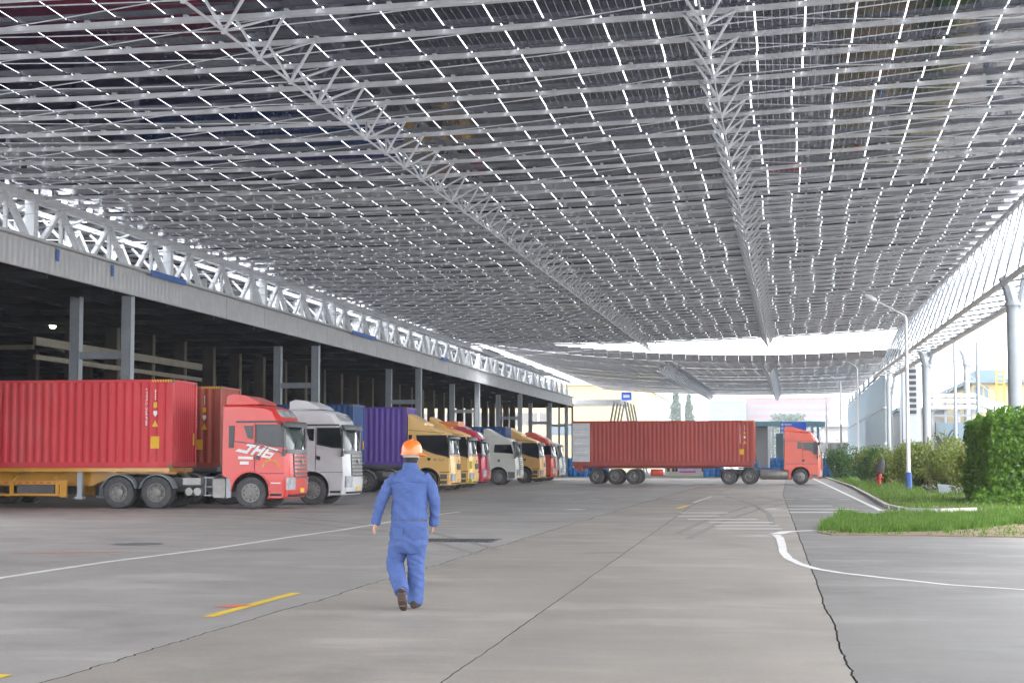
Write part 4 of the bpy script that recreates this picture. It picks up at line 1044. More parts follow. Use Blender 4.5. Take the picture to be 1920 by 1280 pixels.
hp = np.concatenate(hp); dl = np.clip(.8 - (hp[:, 0] - hx0), 0, .8); dtp = np.clip(.7 - (hz - hp[:, 2]), 0, .7); df = np.clip(.8 - (hp[:, 1] - hy0), 0, .8)
hp[:, 2] -= .18 * dl ** 2 + .12 * df ** 2 * (dtp > 0); hp[:, 0] += .2 * dtp ** 2; hp[:, 1] += .15 * dtp ** 2
leaves('foliage', hp, .095, M['leaf_hedge'], hd)
MB().box(hx0 + .35, hx1 - .3, hy0 + .35, hy1 - .3, 0, hz - .4).build('inner_twigs', M['bark'], hd)
# loose bushes along the verge
bspec = [(1575, 140, 1.5, 3.0, 'leaf_dark'), (1622, 128, 1.3, 2.6, 'leaf_bush'), (1640, 118, 1.4, 2.4, 'leaf_dark'), (1668, 112, 1.3, 2.5, 'leaf_bush'), (1700, 106, 1.3, 2.7, 'leaf_bush'),
         (1740, 99, 1.3, 2.7, 'leaf_bush'), (1765, 93, 1.2, 3.0, 'leaf_bush'), (1795, 87, 1.2, 2.6, 'leaf_bush'), (1822, 79, 1.1, 2.5, 'leaf_bush'), (1800, 92, .8, 1.5, 'leaf_dark'), (1728, 100, .8, 1.4, 'leaf_dark'), (1835, 70, .8, 1.6, 'leaf_hedge')]
blabs = ['farthest dark green bush just right of the crossing truck', 'olive bush right of the second lamp post', 'dark bush behind the red hydrant', 'olive bush left of the nearest lamp post',
         'yellowish bush directly behind the nearest lamp post', 'pale olive bush right of the nearest lamp post', 'tallest pale bush in the row with shoots reaching up', 'loose green bush next before the clipped hedge',
         'reddish-tinged bush touching the clipped hedge', 'low dark bush beside the blue-grey tub', 'low dark bush beside the dark rubbish heap', 'low bright bush at the left foot of the clipped hedge']
for i, (px, Y, r, h, mk) in enumerate(bspec):
    x = Xat(px, Y); t = thing('bush', blabs[i], 'bush', (x, Y, 0), 0, 'bushes behind the grass verge')
    pts = blob_pts(4200, (0, 0, h * .48), (r, r, h * .5), 16, i + 3)
    shoots = []; rsx = np.random.RandomState(i); st_ = MB()
    for _ in range(34):
        a = rsx.uniform(0, 6.28); rr_ = rsx.uniform(0, r * .9); hh = h * rsx.uniform(.75, 1.15) * (1 - .25 * rr_ / r); bx_, by_ = rr_ * math.cos(a), rr_ * math.sin(a)
        if _ < 12: st_.tube([(bx_ * .3, by_ * .3, 0), (bx_ * .8, by_ * .8, hh * .5), (bx_, by_, hh)], [.03, .02, .008], 4)
        for k in range(14): shoots.append((bx_ + rsx.normal(0, .05), by_ + rsx.normal(0, .05), hh * (.55 + .45 * k / 14)))
    leaves('foliage', np.concatenate([pts, np.array(shoots)]), .095, M[mk], t); st_.build('stem', M['bark'], t)
# grass
def grass_area(poly, n, h, seed, m=M['grass']):
    rs = np.random.RandomState(seed); P = np.array(poly); x0, y0 = P.min(0); x1, y1 = P.max(0); out = []
    while sum(len(o) for o in out) < n:
        q = np.stack([rs.uniform(x0, x1, 20000), rs.uniform(y0, y1, 20000)], 1); ins = np.zeros(len(q), bool); j = len(P) - 1
        for i in range(len(P)):
            xi, yi = P[i]; xj, yj = P[j]
            c = ((yi > q[:, 1]) != (yj > q[:, 1])) & (q[:, 0] < (xj - xi) * (q[:, 1] - yi) / (yj - yi + 1e-9) + xi); ins ^= c; j = i
        q = q[ins]; kp_ = np.array([noise.noise(Vector((a * .9, b_ * .9, 7))) + .4 * noise.noise(Vector((a * 3, b_ * 3, 5))) for a, b_ in q]) + rs.uniform(-.25, .45, len(q)) > -.12
        out.append(q[kp_])
    q = np.concatenate(out)[:n]; hh = h * rs.uniform(.45, 1.25, n) * np.array([.75 + .9 * noise.noise(Vector((a * 1.1, b_ * 1.1, 2))) + .5 * noise.noise(Vector((a * 4, b_ * 4, 8))) for a, b_ in q]).clip(.25, 2)
    a = rs.uniform(0, 6.28, n); w = .008 + .006 * rs.rand(n); ln = hh * rs.uniform(.1, .6, n); b_ = rs.uniform(0, 6.28, n)
    V = np.zeros((n, 3, 3)); V[:, 0, 0] = q[:, 0] - w * np.cos(a) * 1.6; V[:, 0, 1] = q[:, 1] - w * np.sin(a); V[:, 1, 0] = q[:, 0] + w * np.cos(a) * 1.6; V[:, 1, 1] = q[:, 1] + w * np.sin(a)
    V[:, 2, 0] = q[:, 0] + ln * np.cos(b_); V[:, 2, 1] = q[:, 1] + ln * np.sin(b_); V[:, 2, 2] = hh; V[:, :2, 2] = .02
    put('grass', fastmesh('grass', V.reshape(-1, 3), np.arange(n * 3).reshape(-1, 3), m, 3), None, kind='stuff', label='bright green grass growing on the verge')
    return q
def Z2(*pp): return [tuple(at_z(*p)[:2]) for p in pp]
isl = Z2((1532, 998), (1560, 1003), (1700, 1004), (1900, 1007), (2060, 1010), (2060, 975), (1900, 966), (1820, 966), (1700, 967), (1600, 968), (1570, 972), (1545, 985))
ver = Z2((1548, 894), (1600, 912), (1632, 930), (1665, 948), (1700, 956), (1760, 957), (1825, 955), (1860, 972), (1960, 972), (1960, 935), (1850, 915), (1700, 893), (1600, 884))
for nm, pl in (('soil_strip', isl), ('soil_strip', ver)):
    b = MB(); n = len(pl); b.add([(p[0], p[1], .02) for p in pl] + [(p[0], p[1], -.02) for p in pl], [tuple(range(n))] + [(i, (i + 1) % n, n + (i + 1) % n, n + i) for i in range(n)])
    b.build(nm, M['soil'], ground)
isg = Z2((1534, 996), (1600, 1000), (1700, 998), (1780, 996), (1850, 990), (1900, 984), (2060, 980), (2060, 968), (1900, 964), (1820, 966), (1700, 967), (1600, 968), (1570, 972), (1545, 985))
grass_area(isg, 40000, .21, 1); grass_area(isl, 3500, .12, 5); grass_area(ver, 60000, .22, 2)
# kerb stones along the verge edge
kt = thing('kerb', 'low pale concrete kerb of short stones edging the grass verge', 'kerb')
km = MB().box(-.48, .48, -.07, .07, 0, .12).mesh('kerb_stone', M['kerb'])
kp = [Vector((*p, 0)) for p in Z2((1546, 895), (1598, 914), (1630, 932), (1662, 951), (1700, 959), (1760, 960.5), (1830, 958))]
for a, c in zip(kp, kp[1:]):
    L_ = (c - a).length; n = max(1, int(L_)); ang = math.atan2(c.y - a.y, c.x - a.x)
    for i in range(n): q = a.lerp(c, (i + .5) / n); put('kerb_stone', km, kt, q, (0, 0, ang))

# small things on the verge
p = Vector((Xat(1648, 108), 108, 0)); h_ = thing('fire_hydrant', 'red fire hydrant post in the verge with a dark bag hung over it', 'hydrant', p)
MB().lathe([(0, 0), (.2, 0), (.2, .06), (.12, .08), (.11, .62), (.16, .64), (.16, .72), (.1, .82), (0, .86)], 14, (0, 0, 0), 'z').build('barrel', M['hydrant'], h_, 40)
MB().tube([(-.25, 0, .5), (.25, 0, .5)], .07, 10).build('outlet', M['hydrant'], h_, 40)
b = MB(); b.lathe([(0, 0), (.34, .03), (.40, .25), (.30, .55), (.22, .75), (.05, .9), (0, .9)], 12, (0, 0, 0), 'z')
b.v = [(v[0] * .8 + v[2] * .28 - .05 + .05 * noise.noise(Vector(v) * 3), v[1] * .7, v[2] + .05 * noise.noise(Vector(v) * 4) + .8) for v in b.v]
o = b.build('dark_bag', M['tarp'], None, 60, label='dark grey cloth bag slumped on top of the red hydrant', category='bag'); o.location = p
p = at_z(1788, 926); o = thing('plastic_tub', 'blue-grey open plastic tub lying in the grass under the bushes', 'tub', p, R(-8))
b = MB(); b.add([(-.62, -.3, 0), (.45, -.3, 0), (.45, .3, 0), (-.62, .3, 0), (-.72, -.4, .45), (.78, -.4, .38), (.78, .4, .38), (-.72, .4, .45),
                 (-.66, -.34, .45), (.70, -.34, .38), (.70, .34, .38), (-.66, .34, .45), (-.57, -.25, .06), (.4, -.25, .06), (.4, .25, .06), (-.57, .25, .06)],
      [(0, 3, 2, 1), (0, 1, 5, 4), (1, 2, 6, 5), (2, 3, 7, 6), (3, 0, 4, 7), (4, 5, 9, 8), (5, 6, 10, 9), (6, 7, 11, 10), (7, 4, 8, 11), (8, 9, 13, 12), (9, 10, 14, 13), (10, 11, 15, 14), (11, 8, 12, 15), (12, 13, 14, 15)])
b.build('shell', M['tub'], o)
p = at_z(1742, 926)
b = MB(); rs_ = random.Random(2)
for _ in range(14):
    c = Vector((rs_.uniform(-.35, .35), rs_.uniform(-.25, .25), rs_.uniform(.05, .3))); b.beam(c, c + Vector((rs_.uniform(-.3, .3), rs_.uniform(-.2, .2), rs_.uniform(0, .15))), .12, .05)
o = b.build('rubbish_heap', M['tarp'], None, label='small heap of dark rubbish left of the blue-grey tub', category='rubbish'); o.location = p
p = at_z(1586, 890); o = thing('ibc_tank', 'white plastic bulk tank in a wire cage behind the third lamp post', 'tank', p)
MB().box(-.5, .5, -.5, .5, .15, 1.15).build('bottle', M['ibc'], o)
b = MB()
for i in range(7):
    a = -.52 + i * .173
    for s in (-.53, .53): b.tube([(a, s, .0), (a, s, 1.15)], .012, 4); b.tube([(s, a, 0), (s, a, 1.15)], .012, 4)
for z in (.1, .5, .85, 1.15): b.tube([(-.53, -.53, z), (.53, -.53, z), (.53, .53, z), (-.53, .53, z), (-.53, -.53, z)], .012, 4)
b.build('cage', M['galv'], o); MB().box(-.55, .55, -.55, .55, 0, .12).build('pallet', M['galv_d'], o)

# ---------------------------------------------------------------- blue drums across the far yard
dr_b = MB().lathe([(0, 0), (.27, 0), (.29, .04), (.29, .28), (.30, .30), (.29, .32), (.29, .60), (.30, .62), (.29, .64), (.28, .88), (.24, .93), (0, .93)], 14, (0, 0, 0), 'z').mesh('drum', M['plasticblue'], 40)
rd = random.Random(11); nd = 0
stack_px = [(1045, 1100, 8), (1100, 1140, 5), (1320, 1355, 6), (1395, 1470, 9), (1540, 1562, 4)]
for (a, c, n) in stack_px:
    for i in range(n):
        px = a + (c - a) * (i + .5) / n; Y = rd.uniform(168, 174); x = Xat(px, Y)
        hi = 2 if rd.random() < .75 else 1
        for k in range(hi):
            o = put('plastic_drum', dr_b, None, (x + rd.uniform(-.05, .05), Y, k * .935)); 
            o['label'] = '%s blue drum from the left in the %s row %s' % (('first', 'second', 'third', 'fourth', 'fifth', 'sixth', 'seventh', 'eighth', 'ninth')[i], ('bottom', 'top')[k], {1045: 'behind the crossing trailer rear', 1100: 'seen between the trailer wheels', 1320: 'under the crossing container middle', 1395: 'left of the crossing tractor cab', 1540: 'right of the crossing tractor'}[a])
            o['category'] = 'drum'; o['group'] = 'blue plastic drums stacked across the far yard'
# roadside notice board seen under the container
p = at_z(1283, 893.5); o = thing('notice_board', 'low cream notice board with a pale lilac banner seen beneath the crossing container', 'board', (p.x, 172, 0))
MB().box(-2.1, 2.1, -.05, .05, .1, 1.25).build('board', M['cream'], o)
MB().box(-.8, 1.3, -.08, -.05, .35, .95).build('banner', mat('lilac_banner', (.62, .5, .75), .6, 0, .3, 1.5), o)
MB().box(-.6, 1.0, -.095, -.08, .42, .55).build('banner_stripe', M['crimson'], o)
for xx in (-1.85, -1.35, -1.05, 1.6): MB().box(xx, xx + .25, -.08, -.05, .5, .85).build('dark_square', M['black'], o)

# ---------------------------------------------------------------- far background
def windows(b, x0, x1, nx, z0, z1, nz, y, w, h):
    for i in range(nx):
        for k in range(nz):
            cx = x0 + (x1 - x0) * (i + .5) / nx; cz = z0 + (z1 - z0) * (k + .5) / nz; b.box(cx - w / 2, cx + w / 2, y, y + .1, cz - h / 2, cz + h / 2)
def building(name, label, x0, x1, Y, dep, z, m, roofm, win, wcol, cat='building', group=None):
    t = thing(name, label, cat, ((x0 + x1) / 2, Y, 0), 0, group); c = (x0 + x1) / 2
    MB().box(x0 - c, x1 - c, 0, dep, 0, z).build('walls', m, t)
    MB().box(x0 - c - .3, x1 - c + .3, -.3, dep + .3, z, z + .35).build('roof', roofm, t)
    nx, nz, w, h, zb, ztp = win; wm_ = MB().box(-w / 2, w / 2, -.06, .05, -h / 2, h / 2).mesh('window', wcol)
    for i in range(nx):
        for k in range(nz): put('window', wm_, t, (x0 - c + (x1 - x0) * (i + .5) / nx, 0, zb + (ztp - zb) * (k + .5) / nz))
    return t
wb = mat('pale_window', (.12, .16, .2), .3, 0, .15, 2)
X_ = Xat
building('warehouse', 'pale yellow warehouse beyond the end of the shed on the left', X_(1035, 270), X_(1195, 270), 270, 40, at_y(1100, 722, 270).z, M['yellowwall'], M['palewall'], (6, 1, 2.2, 1.6, 5, 8), wb)
building('warehouse', 'long pale yellow building glimpsed between the shed columns', X_(700, 330), X_(1050, 330), 330, 30, 14, M['yellowwall'], M['palewall'], (22, 2, 3, 2.4, 3, 12), M['palewall'])
building('office_block', 'white low building with a pale front behind the crossing container', X_(1195, 320), X_(1234, 320), 320, 30, at_y(1200, 742, 320).z, mat('white_render', (.45, .44, .40), .8, 0, .05, .3), M['palewall'], (3, 1, 3, 2, 4, 9), M['palewall'])
building('apartment_block', 'distant pale blue-grey block left of the pink one on the skyline', X_(1330, 740), X_(1398, 740), 740, 40, at_y(1350, 752, 740).z, M['bluewall'], M['palewall'], (9, 7, 1.5, 1.4, 3, 25), wb, group='distant blocks on the skyline')
building('apartment_block', 'distant pink block with many small windows on the skyline', X_(1398, 760), X_(1560, 760), 760, 40, at_y(1450, 746, 760).z, M['pinkwall'], M['palewall'], (20, 8, 1.5, 1.5, 3, 27), wb, group='distant blocks on the skyline')
gb = thing('gatehouse', 'pale glazed gatehouse with a flat canopy behind the crossing truck', 'gatehouse', (0, 230, 0))
MB().box(X_(1300, 230), X_(1548, 230), 0, 8, at_y(1400, 799, 230).z, at_y(1400, 790, 230).z).build('canopy', M['teal'], gb)
MB().box(X_(1415, 230), X_(1440, 230), 2, 6, 0, at_y(1400, 800, 230).z).build('wall', M['palewall'], gb)
MB().box(X_(1455, 230), X_(1500, 230), 2, 6, 0, at_y(1400, 812, 230).z).build('glass_wall', M['bluewall'], gb)
for px in (1440, 1447, 1521, 1532): MB().box(X_(px, 230), X_(px + 5, 230), -.3, .2, 0, at_y(1400, 799, 230).z).build('pillar', M['white_steel'] if px < 1500 else M['teal'], gb)
bs = building('low_shed', 'low dark-framed shed at the right of the gatehouse', X_(1545, 260), X_(1600, 260), 260, 20, at_y(1560, 800, 260).z, M['palewall'], M['grey_steel'], (4, 1, 2, 1.6, 2, 5), M['chassis'])
s0, s1 = at_y(1463, 791, 215), at_y(1512, 813, 215)
sg = thing('road_sign', 'blue direction board with three white squares above the crossing tractor', 'sign', (s0.x, 215, 0))
MB().box(0, s1.x - s0.x, 0, .08, s1.z, s0.z).build('board', M['signblue'], sg)
for k in range(3):
    z = s0.z - .45 - k * .48
    if z > s1.z: 
        MB().box(.12, .38, -.03, 0, z, z + .3).build('white_square', M['whiteprint'], sg)
        MB().box(.5, .5 + (.9, .6, .4)[k], -.03, 0, z + .07, z + .22).build('white_mark', M['whiteprint'], sg)
for q in (.4, s1.x - s0.x - .4): MB().tube([(q, .15, 0), (q, .15, s0.z)], .07, 8).build('post', M['galv'], sg)
s0 = at_y(1165, 735, 250); sg = thing('road_sign', 'small blue sign high up beside the yellow warehouse', 'sign', (s0.x, 250, 0))
MB().box(0, 1.5, 0, .08, s0.z - 1.2, s0.z).build('board', M['signblue'], sg); MB().box(.3, 1.2, -.02, 0, s0.z - .8, s0.z - .4).build('white_mark', M['whiteprint'], sg)
MB().tube([(.7, .15, 0), (.7, .15, s0.z)], .08, 8).build('post', M['galv'], sg)
# pale slab canopy and lattice frames past the shed end
c0 = thing('loading_canopy', 'thin grey canopy slab on posts past the far end of the shed', 'canopy', (0, 222, 0))
MB().box(X_(1060, 222), X_(1165, 222), 0, 10, at_y(1100, 757, 222).z, at_y(1100, 749, 222).z).build('slab', M['fascia'], c0)
for px in (1048, 1073): MB().tube([(X_(px, 222), .2, 0), (X_(px, 222), .2, at_y(1100, 757, 222).z)], .14, 8).build('post', M['brown_conc'], c0)
MB().box(X_(1045, 222), X_(1076, 222), 0, .2, at_y(1100, 797, 222).z, at_y(1100, 794, 222).z).build('rail', M['brown_conc'], c0)
lf = thing('lattice_trestle', 'grey lattice trestle standing above the rear of the crossing container', 'trestle', (0, 205, 0))
b = MB(); cx = X_(1162, 205)
for i in range(4):
    yy = i * 4.0
    for s in (-1, 1): b.beam((cx + s * 2.3, yy, 0), (cx + s * .6, yy, at_y(1160, 752, 205).z), .22, .22)
    b.beam((cx - 1.2, yy, 5), (cx + 1.2, yy, 5), .12, .12)
b.build('frame', M['grey_galv'], lf)
# conifers far off
for (px, w, top, lb) in ((1268, 5.6, 738, 'left hazy conifer with a pointed crown beyond the container roof'), (1292, 4.2, 740, 'right slender hazy conifer beyond the container roof'), (1478, 10.0, 776, 'rounded hazy tree above the gatehouse canopy')):
    Y = 640; z = at_y(px, top, Y).z; t = thing('tree', lb, 'tree', (X_(px, Y), Y, 0), 0, 'far trees beyond the yard'); rs = np.random.RandomState(px); n = 3500
    hh = rs.uniform(.12, 1, n); rad = w * np.where(px < 1400, (1.05 - hh) ** .7, np.sqrt(np.clip(1 - (hh * 2 - 1.1) ** 2, 0, 1))) * rs.uniform(.3, 1.05, n) * (1 + .25 * np.sin(hh * 40)); a = rs.uniform(0, 6.28, n)
    leaves('crown', np.stack([rad * np.cos(a), rad * np.sin(a), hh * z], 1), .55, M['leaf_tree'], t)
    MB().tube([(0, 0, 0), (0, 0, z * .9)], [.25, .06], 8).build('trunk', M['bark'], t)
pz = at_y(1281, 742, 295); t = thing('flag_pole', 'pale slim mast between the two hazy conifers', 'mast', (X_(1281, 295), 295, 0))
MB().tube([(0, 0, 0), (0, 0, pz.z)], [.35, .3], 8).build('pole', M['lampwhite'], t, 40)
for i, px in enumerate((1212, 1371, 1545)):
    z = at_y(px, (757, 762, 770)[i], 280).z; t = thing('mast', ('slim mast with cross arm behind the left half of the crossing container', 'slim pale mast just left of the gatehouse', 'slim mast by the low shed right of the crossing tractor')[i], 'mast', (X_(px, 280), 280, 0), 0)
    MB().tube([(0, 0, 0), (0, 0, z)], .1, 6).build('pole', M['galv'], t); MB().box(-1, 1, -.05, .05, z - .6, z - .5).build('cross_arm', M['galv'], t)
# right background: yellow building, ladder, stair, pipes
Yb = 150.0
yb = building('plant_building', 'yellow rendered plant building with narrow windows behind the hedge', X_(1826, Yb), X_(2100, Yb), Yb, 30, at_y(1850, 718, Yb).z, M['yellowwall'], M['bluewall'], (1, 1, .1, .1, 1, 2), wb)
cx = (X_(1826, Yb) + X_(2100, Yb)) / 2
for px in (1832, 1841, 1852):
    x = X_(px, Yb) - cx; z0, z1 = at_y(px, 775, Yb).z, at_y(px, 725, Yb).z
    MB().box(x - .16, x + .16, -.05, .1, z0, z1).build('window', M['bluewall'], yb)
MB().box(X_(1840, Yb) - cx, X_(1890, Yb) - cx, 2, 8, at_y(1850, 718, Yb).z + .4, at_y(1850, 690, Yb).z).build('roof_unit', M['bluewall'], yb)
ld = thing('cage_ladder', 'yellow cage ladder fixed to the plant building', 'ladder', (X_(1880, 148), 148.6, 0))
zt_ = at_y(1880, 663, 148).z
b = MB()
for x in (-.32, .32): b.tube([(x, 0, 3), (x, 0, zt_)], .06, 6)
b.build('rail', M['yel_safety'], ld); b = MB()
z = 3.2
while z < zt_: b.tube([(-.32, 0, z), (.32, 0, z)], .03, 5); z += .35
b.build('rung', M['yel_safety'], ld); b = MB()
z = 4.5
while z < zt_ - .5: b.tube([(.38 * math.cos(R(a)), -.1 - .45 * math.sin(R(a)), z) for a in range(0, 181, 30)], .025, 5); z += 1.1
b.build('cage', M['yel_safety'], ld)
pr_ = thing('pipe_rack', 'white horizontal pipe rack between the right-hand posts', 'pipe rack', (0, 118, 0))
b = MB()
for py in (742, 752, 764): b.tube([(X_(1740, 118), 0, at_y(1740, py, 118).z), (X_(1830, 118), 0, at_y(1740, py, 118).z), (X_(1895, 118), 0, at_y(1740, py + 26, 118).z)], .14, 8)
b.build('pipe', M['white_steel'], pr_, 40)
b = MB()
for px in (1750, 1775, 1800, 1826): b.beam((X_(px, 118), .2, 0), (X_(px, 118), .2, at_y(px, 740, 118).z), .16, .16)
b.beam((X_(1742, 118), .2, 4.6), (X_(1826, 118), .2, 4.6), .14, .14); b.beam((X_(1742, 118), .2, 3.9), (X_(1826, 118), .2, 3.9), .1, .1)
b.build('frame', M['grey_galv'], pr_)
ctl = thing('equipment_cabinet', 'blue-grey equipment cabinet below the white pipes', 'cabinet', (X_(1787, 117), 117, 2.9))
MB().box(-1.1, 1.1, -.4, .4, 0, 1.2).build('case', M['bluewall'], ctl); MB().box(-1.0, -.05, -.43, -.4, .1, 1.1).build('door', M['bluewall'], ctl); MB().box(.05, 1.0, -.43, -.4, .1, 1.1).build('door', M['bluewall'], ctl)
hs = thing('hose', 'black hoses looping below the pipe rack between the right-hand posts', 'hose')
b = MB()
for k in range(3):
    x0, x1 = X_(1752, 116), X_(1798 - k * 5, 116); zz = 3.1 + k * .15
    b.tube([(x0 + (x1 - x0) * i / 10, 116, zz - (1.0 - .2 * k) * math.sin(math.pi * i / 10) ** 2 * (1 + .5 * i / 10) + .2 * i / 10) for i in range(11)], .05, 6)
b.build('loop', M['black'], hs, 40)
lv = thing('louvre_tower', 'tall grey tower with dark louvres behind the white cladding on the right', 'tower', (X_(1711, 150), 150, 0))
MB().box(-.75, .75, 0, 1.5, 0, at_y(1710, 688, 150).z).build('casing', M['grey_galv'], lv)
lm_ = MB().box(-.4, .4, -.06, 0, 0, .3).mesh('louvre', M['black'])
for i in range(9): put('louvre', lm_, lv, (0, 0, 5.6 + i * .5))
for (px, Y) in ((1793, 112), (1690, 165), (1836, 100)):
    t = thing('slim_mast', {1793: 'slim grey pole between the forked posts and the hedge', 1690: 'slim grey pole beside the white cladding', 1836: 'slim guyed pole just left of the clipped hedge'}[px], 'pole', (X_(px, Y), Y, 0))
    MB().tube([(0, 0, 0), (0, 0, at_y(px, 640, Y).z)], .1, 8).build('pole', M['grey_galv'], t, 40)
wr = thing('overhead_wire', 'thin overhead wires strung behind the right-hand posts', 'wire')
b = MB()
for (a, c) in (((1740, 640), (1900, 770)), ((1745, 780), (1815, 690)), ((1740, 715), (1835, 715)), ((1770, 600), (1775, 760)), ((1915, 590), (1916, 700))):
    b.tube([at_y(*a, 114), at_y(*c, 114)], .022, 4)
b.build('wire', M['galv_d'], wr)
rt_ = building('process_shed', 'pale grey process shed with sloping pipes behind the bushes', X_(1690, 175), X_(1835, 175), 175, 14, at_y(1750, 770, 175).z, M['palewall'], M['bluewall'], (5, 1, 1.4, 1.4, 1, 4.5), M['chassis'])

# ---------------------------------------------------------------- the walking man
def loft(b, rings, n=14):
    """rings: (centre, rx, ry, xdir) swept tube with elliptical sections"""
    vs = []; pts = [Vector(r[0]) for r in rings]
    for i, r in enumerate(rings):
        d = (pts[min(i + 1, len(pts) - 1)] - pts[max(i - 1, 0)]).normalized(); xd = Vector(r[3]) if len(r) > 3 else Vector((1, 0, 0))
        yv = d.cross(xd).normalized(); xv = yv.cross(d).normalized()
        for k in range(n): t = 2 * math.pi * k / n; vs.append(pts[i] + xv * r[1] * math.cos(t) + yv * r[2] * math.sin(t))
    fs = [(i * n + k, i * n + (k + 1) % n, (i + 1) * n + (k + 1) % n, (i + 1) * n + k) for i in range(len(rings) - 1) for k in range(n)]
    fs += [tuple(range(n - 1, -1, -1)), tuple((len(rings) - 1) * n + k for k in range(n))]
    b.add(vs, fs)
def fuse(b, name, m, parent, voxel, smooth_it=6, wrinkle=None):
    me = bpy.data.meshes.new(name); me.from_pydata(b.v, [], b.f)
    bm = bmesh.new(); bm.from_mesh(me); bmesh.ops.recalc_face_normals(bm, faces=bm.faces); bm.to_mesh(me); bm.free()
    o = bpy.data.objects.new(name, me); COL.objects.link(o)
    r = o.modifiers.new('r', 'REMESH'); r.mode = 'VOXEL'; r.voxel_size = voxel
    s = o.modifiers.new('s', 'SMOOTH'); s.factor = .5; s.iterations = smooth_it
    dg = bpy.context.evaluated_depsgraph_get(); m2 = bpy.data.meshes.new_from_object(o.evaluated_get(dg)); bpy.data.objects.remove(o)
    if wrinkle:
        nv = [v.normal.copy() for v in m2.vertices]
        for v, nn in zip(m2.vertices, nv): v.co += nn * wrinkle(v.co)
    m2.materials.clear(); m2.materials.append(m); m2.shade_smooth(); m2.name = name
    return put(name, m2, parent)
man = thing('person', 'man in blue work clothes and orange hard hat, walking away across the yard', 'person', at_z(768, 1141), R(2))
def folds(k1=.010, k2=.004):
    def f(c):
        a = noise.noise(Vector((c.x * 5, c.y * 5, c.z * 11 + c.x * 7))); a = 1 - abs(a) * 2.2
        b_ = noise.noise(Vector((c.x * 14 + 5, c.y * 14, c.z * 26 - c.x * 14))); return k1 * a * .9 + k2 * (1 - abs(b_) * 2)
    return f
# body (continuous)
b = MB(); HX = .012
loft(b, [((0, 0, .86), .15, .10), ((0, 0, 1.05), .14, .10), ((0, 0, 1.25), .17, .105), ((0, 0, 1.38), .17, .09), ((0, .0, 1.44), .09, .07), ((.0, .01, 1.50), .058, .06), ((.005, .02, 1.56), .056, .062)])
loft(b, [((HX, .02, 1.50), .035, .04), ((HX, .035, 1.53), .062, .078), ((HX, .035, 1.58), .074, .092), ((HX, .03, 1.64), .078, .098), ((HX, .03, 1.70), .066, .084), ((HX, .03, 1.74), .03, .04)])
loft(b, [((.05, .125, 1.575), .012, .02), ((.06, .150, 1.60), .013, .014), ((.055, .125, 1.63), .008, .01)])     # nose, turned right
for s, pts in ((1, [(.18, 0, 1.38), (.235, .03, 1.15), (.225, .10, .93)]), (-1, [(-.18, 0, 1.38), (-.30, -.02, 1.15), (-.355, -.02, .93)])):
    loft(b, [(pts[0], .05, .05, (0, 1, 0)), (pts[1], .04, .042, (0, 1, 0)), (pts[2], .026, .032, (0, 1, 0))], 10)
    w = Vector(pts[2]); dn = (w - Vector(pts[1])).normalized()
    loft(b, [(w, .026, .03, (0, 1, 0)), (w + dn * .04, .040, .020, (0, 1, 0)), (w + dn * .09, .042, .018, (0, 1, 0))], 10)
    for q, (off, ln) in enumerate(((-.032, .062), (-.011, .074), (.011, .07), (.031, .055))):
        p0 = w + dn * .085 + Vector((0, off, 0)); p1 = p0 + dn * ln * .55; p2 = p1 + (dn * .8 + Vector((-s * .55, .0, 0))).normalized() * ln * .45
        loft(b, [(p0, .0105, .0105), (p1, .0095, .0095), (p2, .007, .007)], 8)
    p0 = w + dn * .03 + Vector((0, .03, 0)); loft(b, [(p0, .014, .014), (p0 + dn * .04 + Vector((-s * .005, .028, 0)), .011, .011), (p0 + dn * .075 + Vector((-s * .01, .030, 0)), .008, .008)], 8)
RL = [(.065, .0, .88), (.060, .06, .46), (.045, .05, .10)]; LL = [(-.085, .0, .88), (-.165, .04, .47), (-.035, -.26, .20)]
for pts in (RL, LL): loft(b, [(pts[0], .085, .09), (pts[1], .055, .06), (pts[2], .038, .042)], 12)
fuse(b, 'body', M['skin'], man, .0065, 3)
for (x, y_, rzz) in ((HX + .076, .028, 0),):
    MB().lathe([(0, -.008), (.018, -.006), (.026, 0), (.018, .008), (0, .006)], 12, (0, 0, 0), 'x').build('ear', M['skin'], man, 40, loc=(x, y_, 1.585))
for yy_, xx_ in ((.12, .045), (.105, .082)):
    MB().lathe([(0, -.01), (.008, -.006), (.01, 0), (.008, .006), (0, .01)], 8, (xx_, yy_, 1.625), 'y').build('eye', M['black'], man, 40)
MB().tube([(.03, .128, 1.545), (.05, .13, 1.543), (.07, .115, 1.546)], .005, 6).build('mouth', M['crimson'], man, 40)
b = MB(); loft(b, [((HX - .004, .005, 1.505), .052, .045), ((HX - .006, .005, 1.54), .070, .075), ((HX, .016, 1.60), .080, .095), ((HX, .02, 1.67), .081, .098), ((HX, .025, 1.73), .05, .06)], 18)
fuse(b, 'hair', M['hair'], man, .008, 3)
